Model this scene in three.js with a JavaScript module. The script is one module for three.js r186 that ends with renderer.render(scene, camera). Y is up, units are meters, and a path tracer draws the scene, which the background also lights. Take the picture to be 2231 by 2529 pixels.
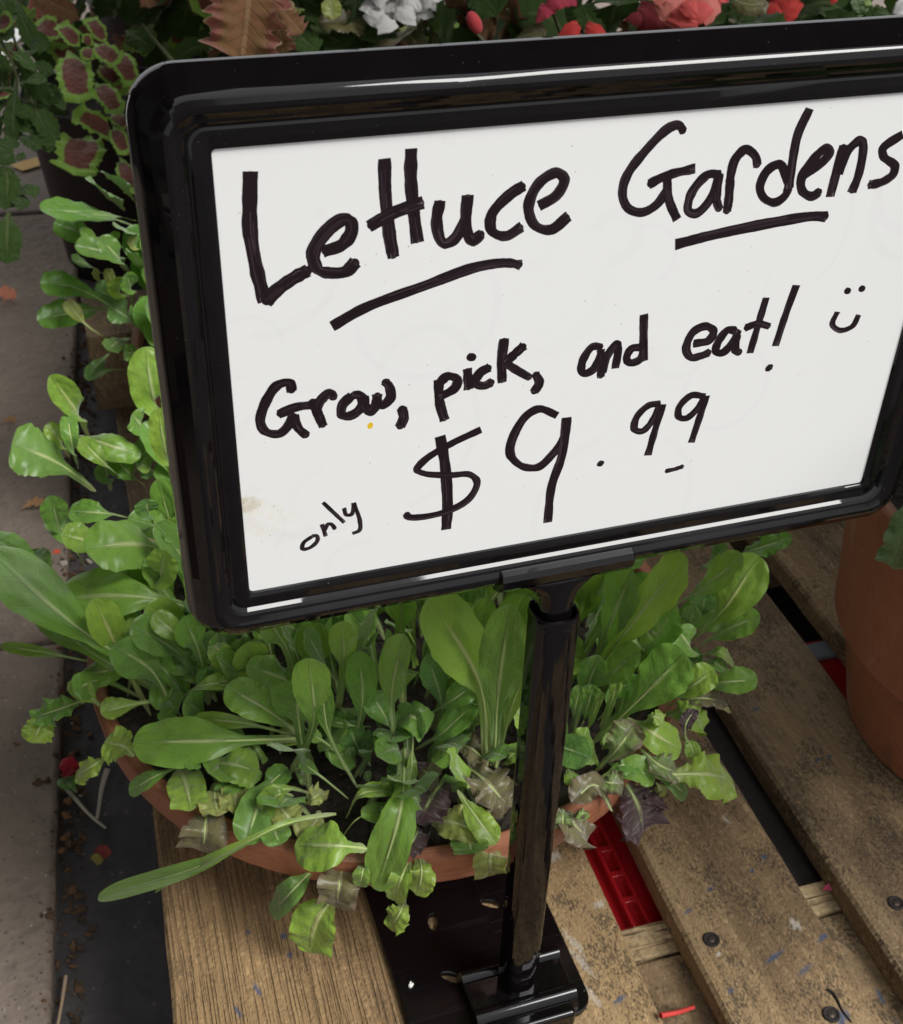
import * as THREE from 'three';
import { mergeGeometries, mergeVertices, toCreasedNormals } from 'three/addons/utils/BufferGeometryUtils.js';
import { RoundedBoxGeometry } from 'three/addons/geometries/RoundedBoxGeometry.js';

// ---------------------------------------------------------------- camera, sky, sun, exposure
const scene = new THREE.Scene();
const V3 = (x, y, z) => new THREE.Vector3(x, y, z);
const PAL = 0.14;                                    // top of the pallet boards above the pavement
const EYE = V3(0, 0.771, 0);                         // hand-held, 63 cm above the boards
const FOCAL = 3072.4, CX = 1115.5, CY = 1264.5;      // in pixels of the 2231 x 2529 photograph
const camera = new THREE.PerspectiveCamera(2 * Math.atan(CY / FOCAL) * 180 / Math.PI, 903 / 1024, 0.02, 400);
const RIGHT = V3(0.99916344, 0.03281198, -0.02440899), UP = V3(-0.0408953, 0.80167004, -0.59636626);
const BACK = V3().crossVectors(RIGHT, UP).normalize();
camera.position.copy(EYE);
camera.quaternion.setFromRotationMatrix(new THREE.Matrix4().makeBasis(RIGHT, UP, BACK));
camera.focus = 0.5; camera.userData.fStop = 30;
const renderer = new THREE.WebGLRenderer({ antialias: true });
renderer.toneMapping = THREE.LinearToneMapping;
renderer.toneMappingExposure = 2.3;
renderer.shadowMap.enabled = true;
{ // overcast sky: a plain even cloud cover, brighter overhead than at the horizon
  const w = 128, h = 64, d = new Float32Array(w * h * 4);
  for (let j = 0; j < h; j++) for (let i = 0; i < w; i++) {
    const el = ((j + 0.5) / h - 0.5) * Math.PI, s = Math.max(0, Math.sin(el)), o = (j * w + i) * 4;
    const L = el > 0 ? 0.25 + 0.34 * s : 0.09;
    d[o] = L * 0.99; d[o + 1] = L; d[o + 2] = L * 1.03; d[o + 3] = 1;
  }
  const t = new THREE.DataTexture(d, w, h, THREE.RGBAFormat, THREE.FloatType);
  t.mapping = THREE.EquirectangularReflectionMapping; t.magFilter = THREE.LinearFilter; t.needsUpdate = true;
  scene.background = t; scene.environment = t;
  scene.backgroundIntensity = 1; scene.environmentIntensity = 1;
}
const sun = new THREE.DirectionalLight(new THREE.Color(1, 0.98, 0.95), 1.5);
sun.position.set(3.6, 4.8, 1.8); sun.castShadow = true; sun.shadow.radius = 50;
Object.assign(sun.shadow.camera, { left: -4, right: 4, top: 4, bottom: -4, near: 0.1, far: 20 });
scene.add(sun);

// ---------------------------------------------------------------- helpers
let seedN = 7;
const rnd = () => { seedN = (seedN * 1664525 + 1013904223) >>> 0; return seedN / 4294967296; };
const rr = (a, b) => a + (b - a) * rnd();
const hash = (x, y) => { let n = (x * 374761393 + y * 668265263) | 0; n = Math.imul(n ^ (n >>> 13), 1274126177); return ((n ^ (n >>> 16)) >>> 0) / 4294967296; };
function noise(x, y) {
  const xi = Math.floor(x), yi = Math.floor(y), fx = x - xi, fy = y - yi, u = fx * fx * (3 - 2 * fx), v = fy * fy * (3 - 2 * fy);
  return (hash(xi, yi) * (1 - u) + hash(xi + 1, yi) * u) * (1 - v) + (hash(xi, yi + 1) * (1 - u) + hash(xi + 1, yi + 1) * u) * v;
}
const fbm = (x, y, n = 4) => { let s = 0, a = 0.5, t = 0; for (let i = 0; i < n; i++) { s += a * noise(x, y); t += a; x = x * 2.03 + 17.1; y = y * 2.03 + 9.7; a *= 0.5; } return s / t; };
const sm = (a, b, x) => { const t = Math.min(1, Math.max(0, (x - a) / (b - a))); return t * t * (3 - 2 * t); };
const mix3 = (a, b, t) => [a[0] + (b[0] - a[0]) * t, a[1] + (b[1] - a[1]) * t, a[2] + (b[2] - a[2]) * t];
const toS = (l) => (l <= 0.0031308 ? 12.92 * l : 1.055 * Math.pow(l, 1 / 2.4) - 0.055);
const byte = (l) => Math.max(0, Math.min(255, Math.round(toS(Math.max(0, Math.min(1, l))) * 255)));
const used = {};
const numbered = (n) => { const k = used[n] = (used[n] ?? -1) + 1; return k ? n + '_' + String(k).padStart(3, '0') : n; };
// direction of a photograph pixel, and where it meets a level h above the boards or a depth
const dir = (px, py) => RIGHT.clone().multiplyScalar((px - CX) / FOCAL).addScaledVector(UP, -(py - CY) / FOCAL).addScaledVector(BACK, -1);
const onLevel = (px, py, h) => { const d = dir(px, py); return EYE.clone().addScaledVector(d, (PAL + h - EYE.y) / d.y); };
const onDepth = (px, py, z) => EYE.clone().addScaledVector(dir(px, py), z);
function shade(m) { m.castShadow = m.receiveShadow = true; return m; }
function part(name, geo, mat, parent, label) {
  const m = shade(new THREE.Mesh(geo, mat)); m.name = numbered(name); parent.add(m);
  if (label) m.userData.label = label;
  return m;
}
function thing(name, label, category, pos = V3(0, 0, 0), yaw = 0, group) {
  const g = new THREE.Group(); g.name = numbered(name); g.position.copy(pos); g.rotation.y = yaw;
  g.userData = { label, category }; if (group) g.userData.group = group;
  scene.add(g); return g;
}
function solo(name, geo, mat, label, category, group) {
  const m = part(name, geo, mat, scene); m.userData = { label, category }; if (group) m.userData.group = group; return m;
}
function struct(name, geo, mat) { const m = part(name, geo, mat, scene); m.userData.kind = 'structure'; return m; }
const std = (c, o = {}) => new THREE.MeshStandardMaterial({ color: Array.isArray(c) ? new THREE.Color().setRGB(...c) : c, roughness: 0.8, side: THREE.DoubleSide, ...o });
const phy = (c, o = {}) => new THREE.MeshPhysicalMaterial({ color: Array.isArray(c) ? new THREE.Color().setRGB(...c) : c, roughness: 0.8, side: THREE.DoubleSide, ...o });
// textures: fn(u, v) gives linear r, g, b and a height
function paint(w, h, fn, wrap = true) {
  const c = new Uint8Array(w * h * 4), b = new Uint8Array(w * h * 4);
  for (let y = 0; y < h; y++) for (let x = 0; x < w; x++) {
    const p = fn(x / w, y / h, x, y), o = (y * w + x) * 4;
    c[o] = byte(p[0]); c[o + 1] = byte(p[1]); c[o + 2] = byte(p[2]); c[o + 3] = 255;
    b[o] = b[o + 1] = b[o + 2] = Math.max(0, Math.min(255, (p[3] ?? 0.5) * 255)); b[o + 3] = 255;
  }
  return [c, b].map((data, k) => {
    const t = new THREE.DataTexture(data, w, h); t.magFilter = THREE.LinearFilter; t.minFilter = THREE.LinearFilter;
    if (wrap) t.wrapS = t.wrapT = THREE.RepeatWrapping;
    if (!k) t.colorSpace = THREE.SRGBColorSpace;
    t.needsUpdate = true; return t;
  });
}
const again = (t, a, b) => { const c = t.clone(); c.repeat.set(a, b); c.needsUpdate = true; return c; };
function uvBox(geo, s = 1) { // box-projected uv in metres
  const g = geo.index ? geo.toNonIndexed() : geo, p = g.attributes.position, n = p.count, uv = new Float32Array(n * 2), a = V3(), b = V3(), c = V3();
  for (let i = 0; i < n; i += 3) {
    a.fromBufferAttribute(p, i); b.fromBufferAttribute(p, i + 1); c.fromBufferAttribute(p, i + 2);
    const N = V3().crossVectors(b.clone().sub(a), c.clone().sub(a)), x = Math.abs(N.x), y = Math.abs(N.y), z = Math.abs(N.z);
    [a, b, c].forEach((q, k) => { const [s0, t0] = y >= x && y >= z ? [q.x, q.z] : x >= z ? [q.y, q.z] : [q.x, q.y]; uv[(i + k) * 2] = s0 * s; uv[(i + k) * 2 + 1] = t0 * s; });
  }
  g.setAttribute('uv', new THREE.BufferAttribute(uv, 2)); return g;
}
function box(w, h, d, x = 0, y = 0, z = 0, r = 0) { const g = r ? new RoundedBoxGeometry(w, h, d, 3, r) : new THREE.BoxGeometry(w, h, d); g.translate(x, y, z); return g; }
const noUV = (list) => mergeGeometries(list.map((g) => { const q = g.index ? g.toNonIndexed() : g.clone(); for (const k of Object.keys(q.attributes)) if (k !== 'position' && k !== 'normal') q.deleteAttribute(k); return q; }));
function tube(pts, r0, r1 = r0, seg = 10, rad = 6) {
  const c = new THREE.CatmullRomCurve3(pts), g = new THREE.TubeGeometry(c, seg, 1, rad, false), p = g.attributes.position, q = V3();
  for (let i = 0; i <= seg; i++) { const o = c.getPointAt(i / seg), r = r0 + (r1 - r0) * i / seg; for (let j = 0; j <= rad; j++) { const k = i * (rad + 1) + j; q.fromBufferAttribute(p, k).sub(o).multiplyScalar(r).add(o); p.setXYZ(k, q.x, q.y, q.z); } }
  g.computeVertexNormals(); return g;
}
const lathe = (pr, n = 72) => new THREE.LatheGeometry(pr.map(([r, y]) => new THREE.Vector2(r, y)), n);
const inParent = (geo, o) => { o.updateMatrixWorld(true); return geo.applyMatrix4(o.matrixWorld.clone().invert()); };

// ---------------------------------------------------------------- ground: asphalt, pavement slabs, street
const [asphaltC, asphaltB] = paint(768, 768, (u, v) => {
  const a = fbm(u * 10, v * 10, 4), s = hash(Math.floor(u * 330), Math.floor(v * 330)), k = fbm(u * 60 + 5, v * 60, 3);
  let c = mix3([0.035, 0.032, 0.034], [0.085, 0.078, 0.076], a * 0.6 + k * 0.5);
  if (s > 0.996) c = mix3(c, [0.22, 0.2, 0.18], 0.7);
  return [...c, 0.3 * a + 0.7 * k];
});
const [paveC, paveB] = paint(1024, 1024, (u, v) => {
  const a = fbm(u * 7, v * 7, 5), s = hash(Math.floor(u * 460), Math.floor(v * 460) + 9), k = fbm(u * 90, v * 90 + 3, 3);
  let c = mix3([0.125, 0.098, 0.078], [0.27, 0.215, 0.168], a * 0.75 + k * 0.35);
  if (s > 0.994) c = mix3(c, [0.4, 0.36, 0.32], 0.6);
  if (s < 0.012) c = mix3(c, [0.06, 0.05, 0.04], 0.7);
  return [...c, 0.4 * a + 0.6 * k];
});
const asphaltM = std('#ffffff', { map: again(asphaltC, 1.6, 1.6), bumpMap: again(asphaltB, 1.6, 1.6), bumpScale: 0.004, roughness: 0.85 });
const paveM = std('#ffffff', { map: again(paveC, 1.4, 1.4), bumpMap: again(paveB, 1.4, 1.4), bumpScale: 0.0045, roughness: 0.88 });
const streetM = std([0.98, 1.0, 1.04], { map: again(paveC, 0.9, 0.9), bumpMap: again(paveB, 0.9, 0.9), bumpScale: 0.003, roughness: 0.8 });
const ground = new THREE.PlaneGeometry(300, 300); ground.rotateX(-Math.PI / 2);
{ const uv = ground.attributes.uv; for (let i = 0; i < uv.count; i++) uv.setXY(i, uv.getX(i) * 300, uv.getY(i) * 300); }
struct('ground', ground, asphaltM);
// the pavement runs along a line through these two points of its right-hand edge
const E0 = onLevel(133, 2529, -PAL), E1 = onLevel(192, 808, -PAL), PV = E1.clone().sub(E0).setY(0).normalize(), PS = V3(PV.z, 0, -PV.x); // PS points to the left
const slabAt = (s0, s1, q0, q1, lift) => { // s to the left of the edge, q away from E0
  const g = new RoundedBoxGeometry(s1 - s0, 0.05, q1 - q0, 2, 0.006); g.translate((s0 + s1) / 2, lift - 0.025, (q0 + q1) / 2);
  const m = new THREE.Matrix4().makeBasis(PS, V3(0, 1, 0), PV).setPosition(E0.x, 0, E0.z); g.applyMatrix4(m); return uvBox(g);
};
const qOf = (px, py) => { const p = onLevel(px, py, -PAL).sub(E0); return [p.dot(PS), p.dot(PV)]; };
const pavement = new THREE.Group(); pavement.name = 'pavement'; pavement.userData.kind = 'structure'; scene.add(pavement);
const qJ = qOf(115, 1612)[1], qK = qOf(100, 546)[1];
const qs = [qJ - 2 * (qK - qJ) , qJ - (qK - qJ), qJ, qK];
for (let i = 0; i < 3; i++) for (let j = 0; j < 2; j++)
  part('paving_slab', slabAt(j * 1.06, j * 1.06 + 1.05, qs[i] + 0.005, qs[i + 1] - 0.005, 0.014 + 0.002 * ((i + j) % 2)), paveM, pavement);
struct('road', slabAt(-3.5, 30, qK + 0.02, qK + 14, 0.008), streetM);
{ // short worn yellow line on the road
  const a = onLevel(48, 432, -PAL), b = onLevel(140, 404, -PAL), d = b.clone().sub(a).setY(0), g = new THREE.PlaneGeometry(d.length() * 2.2, 0.034, 12, 1); g.rotateX(-Math.PI / 2);
  g.rotateY(Math.atan2(-d.z, d.x)); g.translate((a.x + b.x) / 2 + d.x * 0.55, 0.0125, (a.z + b.z) / 2 + d.z * 0.55); part('yellow_line', g, std([0.55, 0.36, 0.13]), scene).userData.kind = 'structure';
}

// ---------------------------------------------------------------- pallet
const PA = V3(-0.3082, 0, -0.9513), PB = V3(0.9513, 0, -0.3082);   // along the boards away from the eye, and across to the right
const pallet = thing('wooden_pallet', 'weathered wooden pallet carrying the terracotta bowl and the price sign', 'pallet');
const boardXY = (p) => [p.dot(PB), p.dot(PA)];
const boardW = (s, y, q) => V3(0, y, 0).addScaledVector(PB, s).addScaledVector(PA, q);
// puts a shape made in (across, up, along) onto the pallet; the frame is mirrored, so the faces are turned round again
function onPallet(geo) {
  geo.applyMatrix4(new THREE.Matrix4().makeBasis(PB, V3(0, 1, 0), PA));
  if (geo.index) { const a = geo.index.array; for (let i = 0; i < a.length; i += 3) [a[i], a[i + 1]] = [a[i + 1], a[i]]; return geo; }
  for (const k of Object.keys(geo.attributes)) { const t = geo.attributes[k], n = t.itemSize, a = t.array; for (let i = 0; i < t.count; i += 3) for (let c = 0; c < n; c++) [a[i * n + c], a[(i + 1) * n + c]] = [a[(i + 1) * n + c], a[i * n + c]]; }
  return geo;
}
const T = 0.017, Q0 = 0.1, Q1 = 1.34;
// wood textures: u across the board, v along it
function wood(seed, rough, light, dark, w, h, marks = []) {
  return paint(w, h, (u, v) => {
    const X = u * 0.135, Y = v * 1.24;                                    // metres
    const bend = fbm(Y * 3 + seed, X * 9, 3) * 0.02;
    const grain = fbm((X + bend) * 420 + seed, Y * 7, 4), band = fbm((X + bend) * 60 + seed * 3, Y * 1.2, 3), fibre = fbm((X + bend * 0.4) * 900 + seed, Y * 26, 3);
    const saw = fbm((X + 0.55 * Y) * 700, (Y - 0.55 * X) * 60 + seed, 2);
    const stain = fbm(X * 22 + seed * 7, Y * 9 + seed, 5), dirt = fbm(X * 800 + seed, Y * 800, 3), patch = fbm(X * 60 + seed, Y * 60 + 3, 4), grit = hash(Math.floor(X * 3200) + seed, Math.floor(Y * 1800));
    let c = mix3(dark, light, Math.min(1, Math.max(0, -0.1 + 0.7 * grain + 0.6 * band)));
    c = mix3(c, [c[0] * 0.5, c[1] * 0.47, c[2] * 0.45], sm(0.46, 0.7, stain) * 0.7);
    if (rough) c = mix3(c, [c[0] * 0.36, c[1] * 0.33, c[2] * 0.3], sm(0.5, 0.75, fibre) * 0.4);
    else c = mix3(c, [c[0] * 0.72, c[1] * 0.7, c[2] * 0.68], sm(0.4, 0.7, saw) * 0.45);
    const mould = 0.62 * noise(X * 1700 + seed, Y * 900) + 0.38 * noise(X * 700, Y * 500 + seed);
    c = mix3(c, [0.035, 0.026, 0.018], sm(0.58, 0.74, mould + 0.9 * (patch - 0.52)) * (rough ? 0.35 : 0.65));
    c = mix3(c, [c[0] * 1.5 + 0.02, c[1] * 1.5 + 0.02, c[2] * 1.5 + 0.015], sm(0.72, 0.84, noise(X * 520 + 9, Y * 420) * 0.8 + 0.3 * stain) * 0.5);
    if (grit > 0.996) c = mix3(c, [0.42, 0.37, 0.28], 0.55);
    if (grit < 0.004) c = mix3(c, [0.03, 0.025, 0.02], 0.6);
    for (const [mx, my, lx, ly, col, k] of marks) { // blue and white paint scuffs
      const dx = (X - mx), dy = (Y - my), ca = 0.94, sa = 0.34, ex = (dx * ca + dy * sa) / lx, ey = (dy * ca - dx * sa) / ly, r = Math.hypot(ex, ey);
      if (r < 1.6) c = mix3(c, col, (1 - sm(0.3, 1.0, r + 1.1 * (fbm(X * 1100, Y * 500, 3) - 0.5))) * k * 0.85);
    }
    return [...c, (rough ? 0.6 * (1 - sm(0.45, 0.7, fibre)) : 0.15 * saw) + 0.25 * grain + 0.25 * (1 - sm(0.5, 0.75, dirt))];
  }, false);
}
function slat(s0, s1, s0far, tex, y = PAL, t = T, q0 = Q0, q1 = Q1, parent = pallet, rough = 0.0016) {
  // a board with eased, slightly uneven edges; uv across and along
  const n = 40, pos = [], uv = [], idx = [], e = 0.0022, W = 0.135;
  for (let i = 0; i <= n; i++) {
    const q = q0 + (q1 - q0) * i / n, f = i / n, a = s0 + ((s0far ?? s0) - s0) * f + (fbm(q * 30 + s0 * 99, 1, 3) - 0.5) * 0.002, b = s1 + (fbm(q * 30 + s1 * 99, 5, 3) - 0.5) * 0.002;
    for (const [s, yy] of [[a, y - t], [a, y - e], [a + e, y], [(a + b) / 2, y], [b - e, y], [b, y - e], [b, y - t], [a, y - t]]) { const p = boardW(s, yy, q); pos.push(p.x, p.y, p.z); uv.push(Math.min(0.999, Math.max(0.001, (s - Math.min(s0, s0far ?? s0) + (y - yy) * 0.6) / W)), q / 1.4); }
  }
  for (let i = 0; i < n; i++) for (let j = 0; j < 7; j++) { const a = i * 8 + j, b = a + 8; idx.push(a, a + 1, b, a + 1, b + 1, b); }
  for (const o of [0, n * 8]) for (let j = 1; j < 6; j++) o ? idx.push(o, o + j, o + j + 1) : idx.push(o, o + j + 1, o + j);
  const g = new THREE.BufferGeometry(); g.setAttribute('position', new THREE.Float32BufferAttribute(pos, 3)); g.setAttribute('uv', new THREE.Float32BufferAttribute(uv, 2)); g.setIndex(idx);
  return part('slat', toCreasedNormals(g, 0.7), std('#ffffff', { map: tex[0], bumpMap: tex[1], bumpScale: rough, roughness: 0.86 }), parent);
}
const BLUE = [0.025, 0.07, 0.16], WHITE = [0.6, 0.57, 0.5];
const mark = (s0, px, py, lx, ly, col = BLUE, k = 0.85) => { const [s, q] = boardXY(onLevel(px, py, 0)); return [s - s0, q / 1.4 * 1.24, lx, ly, col, k]; };
const S1 = [-0.026, 0.1057], S2 = [0.117, 0.2416], S3 = [0.2757, 0.36], S4 = [0.3855, 0.475], S5 = [0.5025, 0.6], S6 = [0.63, 0.74];
const tan = [0.36, 0.235, 0.11], brown = [0.17, 0.104, 0.047], grey = [0.4, 0.275, 0.142], grey2 = [0.19, 0.126, 0.062];
const wood1 = wood(3, true, tan, brown, 640, 2048, [mark(-0.026, 700, 2312, 0.0028, 0.003), mark(-0.026, 715, 2360, 0.0022, 0.003), mark(-0.026, 636, 2447, 0.002, 0.005), mark(-0.026, 588, 2500, 0.0016, 0.006), mark(-0.026, 613, 2305, 0.0015, 0.002), mark(-0.026, 372, 2520, 0.002, 0.01), mark(-0.026, 398, 2355, 0.0015, 0.006)]);
const wood2 = wood(11, false, [0.46, 0.315, 0.155], [0.24, 0.158, 0.075], 640, 2048, [mark(0.117, 1370, 2115, 0.004, 0.005, WHITE, 0.7), mark(0.117, 1480, 2235, 0.004, 0.003, WHITE, 0.7), mark(0.117, 1418, 2330, 0.003, 0.012, WHITE, 0.5), mark(0.117, 1440, 2380, 0.003, 0.012, WHITE, 0.55), mark(0.117, 1462, 2460, 0.003, 0.012, WHITE, 0.5), mark(0.117, 1530, 2470, 0.006, 0.0018)]);
const wood3 = wood(23, false, grey, grey2, 640, 2048, [mark(0.2757, 1755, 2197, 0.004, 0.0013), mark(0.2757, 1700, 2252, 0.004, 0.0016), mark(0.2757, 1912, 2365, 0.009, 0.002), mark(0.2757, 1988, 2397, 0.008, 0.002, BLUE, 0.6), mark(0.2757, 2032, 2318, 0.005, 0.002), mark(0.2757, 2080, 2512, 0.007, 0.005), mark(0.2757, 1965, 2284, 0.004, 0.005, WHITE, 0.6), mark(0.2757, 1888, 2118, 0.002, 0.002), mark(0.2757, 1857, 2152, 0.002, 0.0015), mark(0.2757, 1795, 2027, 0.002, 0.004, WHITE, 0.6), mark(0.2757, 1805, 2448, 0.003, 0.0015), mark(0.2757, 1720, 1848, 0.003, 0.0015), mark(0.2757, 1776, 2357, 0.003, 0.0015, WHITE, 0.8)]);
const wood4 = wood(37, false, [0.33, 0.23, 0.122], [0.13, 0.087, 0.046], 640, 2048, [mark(0.3855, 2020, 1877, 0.004, 0.0015), mark(0.3855, 2050, 1870, 0.003, 0.0015), mark(0.3855, 1868, 1752, 0.004, 0.002)]);
slat(S1[0], S1[1], S1[0] + 0.02, wood1, PAL, T, Q0, 0.82, pallet, 0.0014);
slat(S2[0], S2[1], null, wood2); 
const slat3 = slat(S3[0], S3[1], null, wood3), slat4 = slat(S4[0], S4[1], null, wood4);
slat(S5[0], S5[1], null, wood3); slat(S6[0], S6[1], null, wood4);
// bearers under the boards: solid strips across
function bearer(q0, q1, y1, y0, sA, sB, tex) {
  const g = box(sB - sA, y1 - y0, q1 - q0, (sA + sB) / 2, (y0 + y1) / 2, (q0 + q1) / 2, 0.002);
  onPallet(g); const u = uvBox(g), uv = u.attributes.uv;
  const p = u.attributes.position; for (let i = 0; i < uv.count; i++) { const v = V3().fromBufferAttribute(p, i); uv.setXY(i, Math.abs((v.dot(PA) - q0) * 3 + v.y * 2) % 1, (v.dot(PB) + 0.1) / 1.4); }
  return part('bearer', u, std('#ffffff', { map: tex[0], bumpMap: tex[1], bumpScale: 0.002, roughness: 0.9 }), pallet);
}
const wood5 = wood(51, true, [0.5, 0.38, 0.21], [0.3, 0.21, 0.11], 512, 1024);
const qB = boardXY(onLevel(1560, 2287, -T))[1];
bearer(qB - 0.022, qB, PAL - T - 0.0006, 0.03, -0.02, 0.74, wood5);
bearer(qB - 0.115, qB - 0.024, PAL - T - 0.0012, 0.03, -0.018, 0.738, wood4);
bearer(0.76, 0.85, PAL - T - 0.0012, 0.03, -0.018, 0.738, wood4);
bearer(1.22, 1.32, PAL - T - 0.0012, 0.03, -0.018, 0.738, wood4);
for (const s of [[0.0, 0.09], [0.32, 0.41], [0.62, 0.71]]) slat(s[0], s[1], null, wood4, 0.0295, 0.016);
// screw heads sunk in dark holes
const rustM = std([0.09, 0.07, 0.055], { roughness: 0.5, metalness: 0.6 }), holeM = std([0.02, 0.015, 0.012]);
for (const [px, py, par, r] of [[1757, 2321, slat3, 0.0042], [2053, 2506, slat3, 0.0042], [2213, 2231, slat4, 0.0042]]) {
  const p = onLevel(px, py, 0), n = part('screw', noUV([new THREE.TorusGeometry(r, 0.0009, 6, 20).rotateX(Math.PI / 2).translate(p.x, PAL + 0.0003, p.z)]), holeM, par);
  n.geometry = noUV([n.geometry, new THREE.CylinderGeometry(r, r, 0.0006, 20).translate(p.x, PAL + 0.0002, p.z)]);
  part('screw_head', noUV([new THREE.SphereGeometry(r * 0.62, 12, 6, 0, 6.3, 0, 1.2).scale(1, 0.5, 1).translate(p.x, PAL - 0.0003, p.z), new THREE.BoxGeometry(r, 0.0006, r * 0.16).rotateY(0.6).translate(p.x, PAL + 0.0009, p.z)]), rustM, par);
}
{ // a split in the third board
  const pts = [[2043, 2444], [2056, 2452], [2068, 2470], [2080, 2495], [2104, 2526]].map(([a, b]) => onLevel(a, b, 0.0002));
  part('split', tube(pts, 0.0011, 0.0005, 20, 5), holeM, slat3);
}

// ---------------------------------------------------------------- red crate and dark tray under the boards
const redM = phy([0.55, 0.012, 0.02], { roughness: 0.35, clearcoat: 0.7, clearcoatRoughness: 0.25 });
{
  const g = thing('red_crate', 'red plastic crate with a row of square pockets showing between the boards', 'crate');
  const q0 = qB + 0.004, q1 = qB + 0.36, s0 = 0.215, s1 = 0.315, y = PAL - T - 0.014, list = [], ribs = [];
  const put = (geo, arr) => arr.push(onPallet(geo));
  put(box(s1 - s0, 0.004, q1 - q0, (s0 + s1) / 2, y - 0.008, (q0 + q1) / 2), list);
  put(box(0.004, 0.06, q1 - q0, s1, y - 0.03, (q0 + q1) / 2), list); put(box(0.004, 0.06, q1 - q0, s0, y - 0.03, (q0 + q1) / 2), list);
  put(box(s1 - s0, 0.06, 0.004, (s0 + s1) / 2, y - 0.03, q0 + 0.002), list); put(box(s1 - s0, 0.06, 0.004, (s0 + s1) / 2, y - 0.03, q1), list);
  const at = (px, py) => boardXY(onLevel(px, py, y - PAL)), [a0, q2] = at(1512, 2176), [a1] = at(1551, 2176), q3 = at(1560, 2236)[1], pitch = Math.abs(q3 - q2);
  for (const s of [a0, a1]) put(box(0.003, 0.01, q1 - q0 - 0.004, s, y - 0.003, (q0 + q1) / 2, 0.001), ribs);
  for (let k = -3; k < 12; k++) { const q = q2 + 0.004 + k * pitch; if (q > q0 + 0.004 && q < q1) { put(box(a1 - a0, 0.01, 0.005, (a0 + a1) / 2, y - 0.0036, q, 0.001), ribs); } }
  put(box(0.022, 0.0065, q1 - q0 - 0.006, a1 + 0.0125, y - 0.0052, (q0 + q1) / 2, 0.001), ribs);
  part('crate_wall', noUV(list), redM, g); part('rib', noUV(ribs), redM, g);
}
{
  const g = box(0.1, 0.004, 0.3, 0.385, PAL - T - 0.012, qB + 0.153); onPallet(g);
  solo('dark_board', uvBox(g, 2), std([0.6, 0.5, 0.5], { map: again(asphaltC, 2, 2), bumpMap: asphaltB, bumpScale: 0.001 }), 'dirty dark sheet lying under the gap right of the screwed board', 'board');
    const b = onLevel(2078, 1655, -0.03); solo('red_wrapper', new RoundedBoxGeometry(0.05, 0.008, 0.09, 2, 0.002).rotateY(0.33).translate(b.x + 0.004, b.y, b.z + 0.012), phy([0.5, 0.012, 0.02], { roughness: 0.4 }), 'small bright red plastic piece between the boards beside the tall pot', 'wrapper');
  const c = onLevel(2035, 1617, -0.03); solo('grey_plastic', new RoundedBoxGeometry(0.04, 0.006, 0.018, 2, 0.002).rotateY(0.33).translate(c.x, c.y + 0.004, c.z), std([0.3, 0.34, 0.38]), 'small pale grey plastic strip between the boards behind the red piece', 'plastic strip');
}

// ---------------------------------------------------------------- the price sign
const signYaw = Math.atan2(0.334, 0.942);
const pb = onLevel(1278, 2456, 0), LEAN = -0.0157;
const sign = thing('sign_holder', 'black plastic sign holder with a handwritten white lettuce price board', 'sign', pb, signYaw);
const blackC = new THREE.Color().setRGB(0.011, 0.0095, 0.0105);
const [scuffC, scuffB] = paint(1024, 1024, (u, v) => { // fine dust, hairs and scratches on the gloss
  const h = hash(Math.floor(u * 900), Math.floor(v * 900)), k = fbm(u * 30, v * 30, 4), sc = fbm(u * 6, v * 420, 3);
  const sp = h > 0.9992 ? hash(Math.floor(u * 900) + 3, Math.floor(v * 900)) : 0;
  return [0.0032 + 0.1 * sp + 0.002 * k, 0.0026 + 0.09 * sp + 0.0016 * k, 0.003 + 0.08 * sp + 0.0018 * k, 0.02 + 0.04 * k + 0.06 * sm(0.6, 0.85, sc) + 0.3 * sp];
});
const glossM = phy('#ffffff', { map: scuffC, roughnessMap: scuffB, roughness: 1.0, specularIntensity: 0.85 });
const tilt = new THREE.Matrix4().makeRotationX(LEAN);
const W = 0.273, H = 0.1745, BX = 0.0058, BY = 0.4075;
const signBack = (q) => { const g = tilt.clone(); return q.applyMatrix4(g); };
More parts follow.
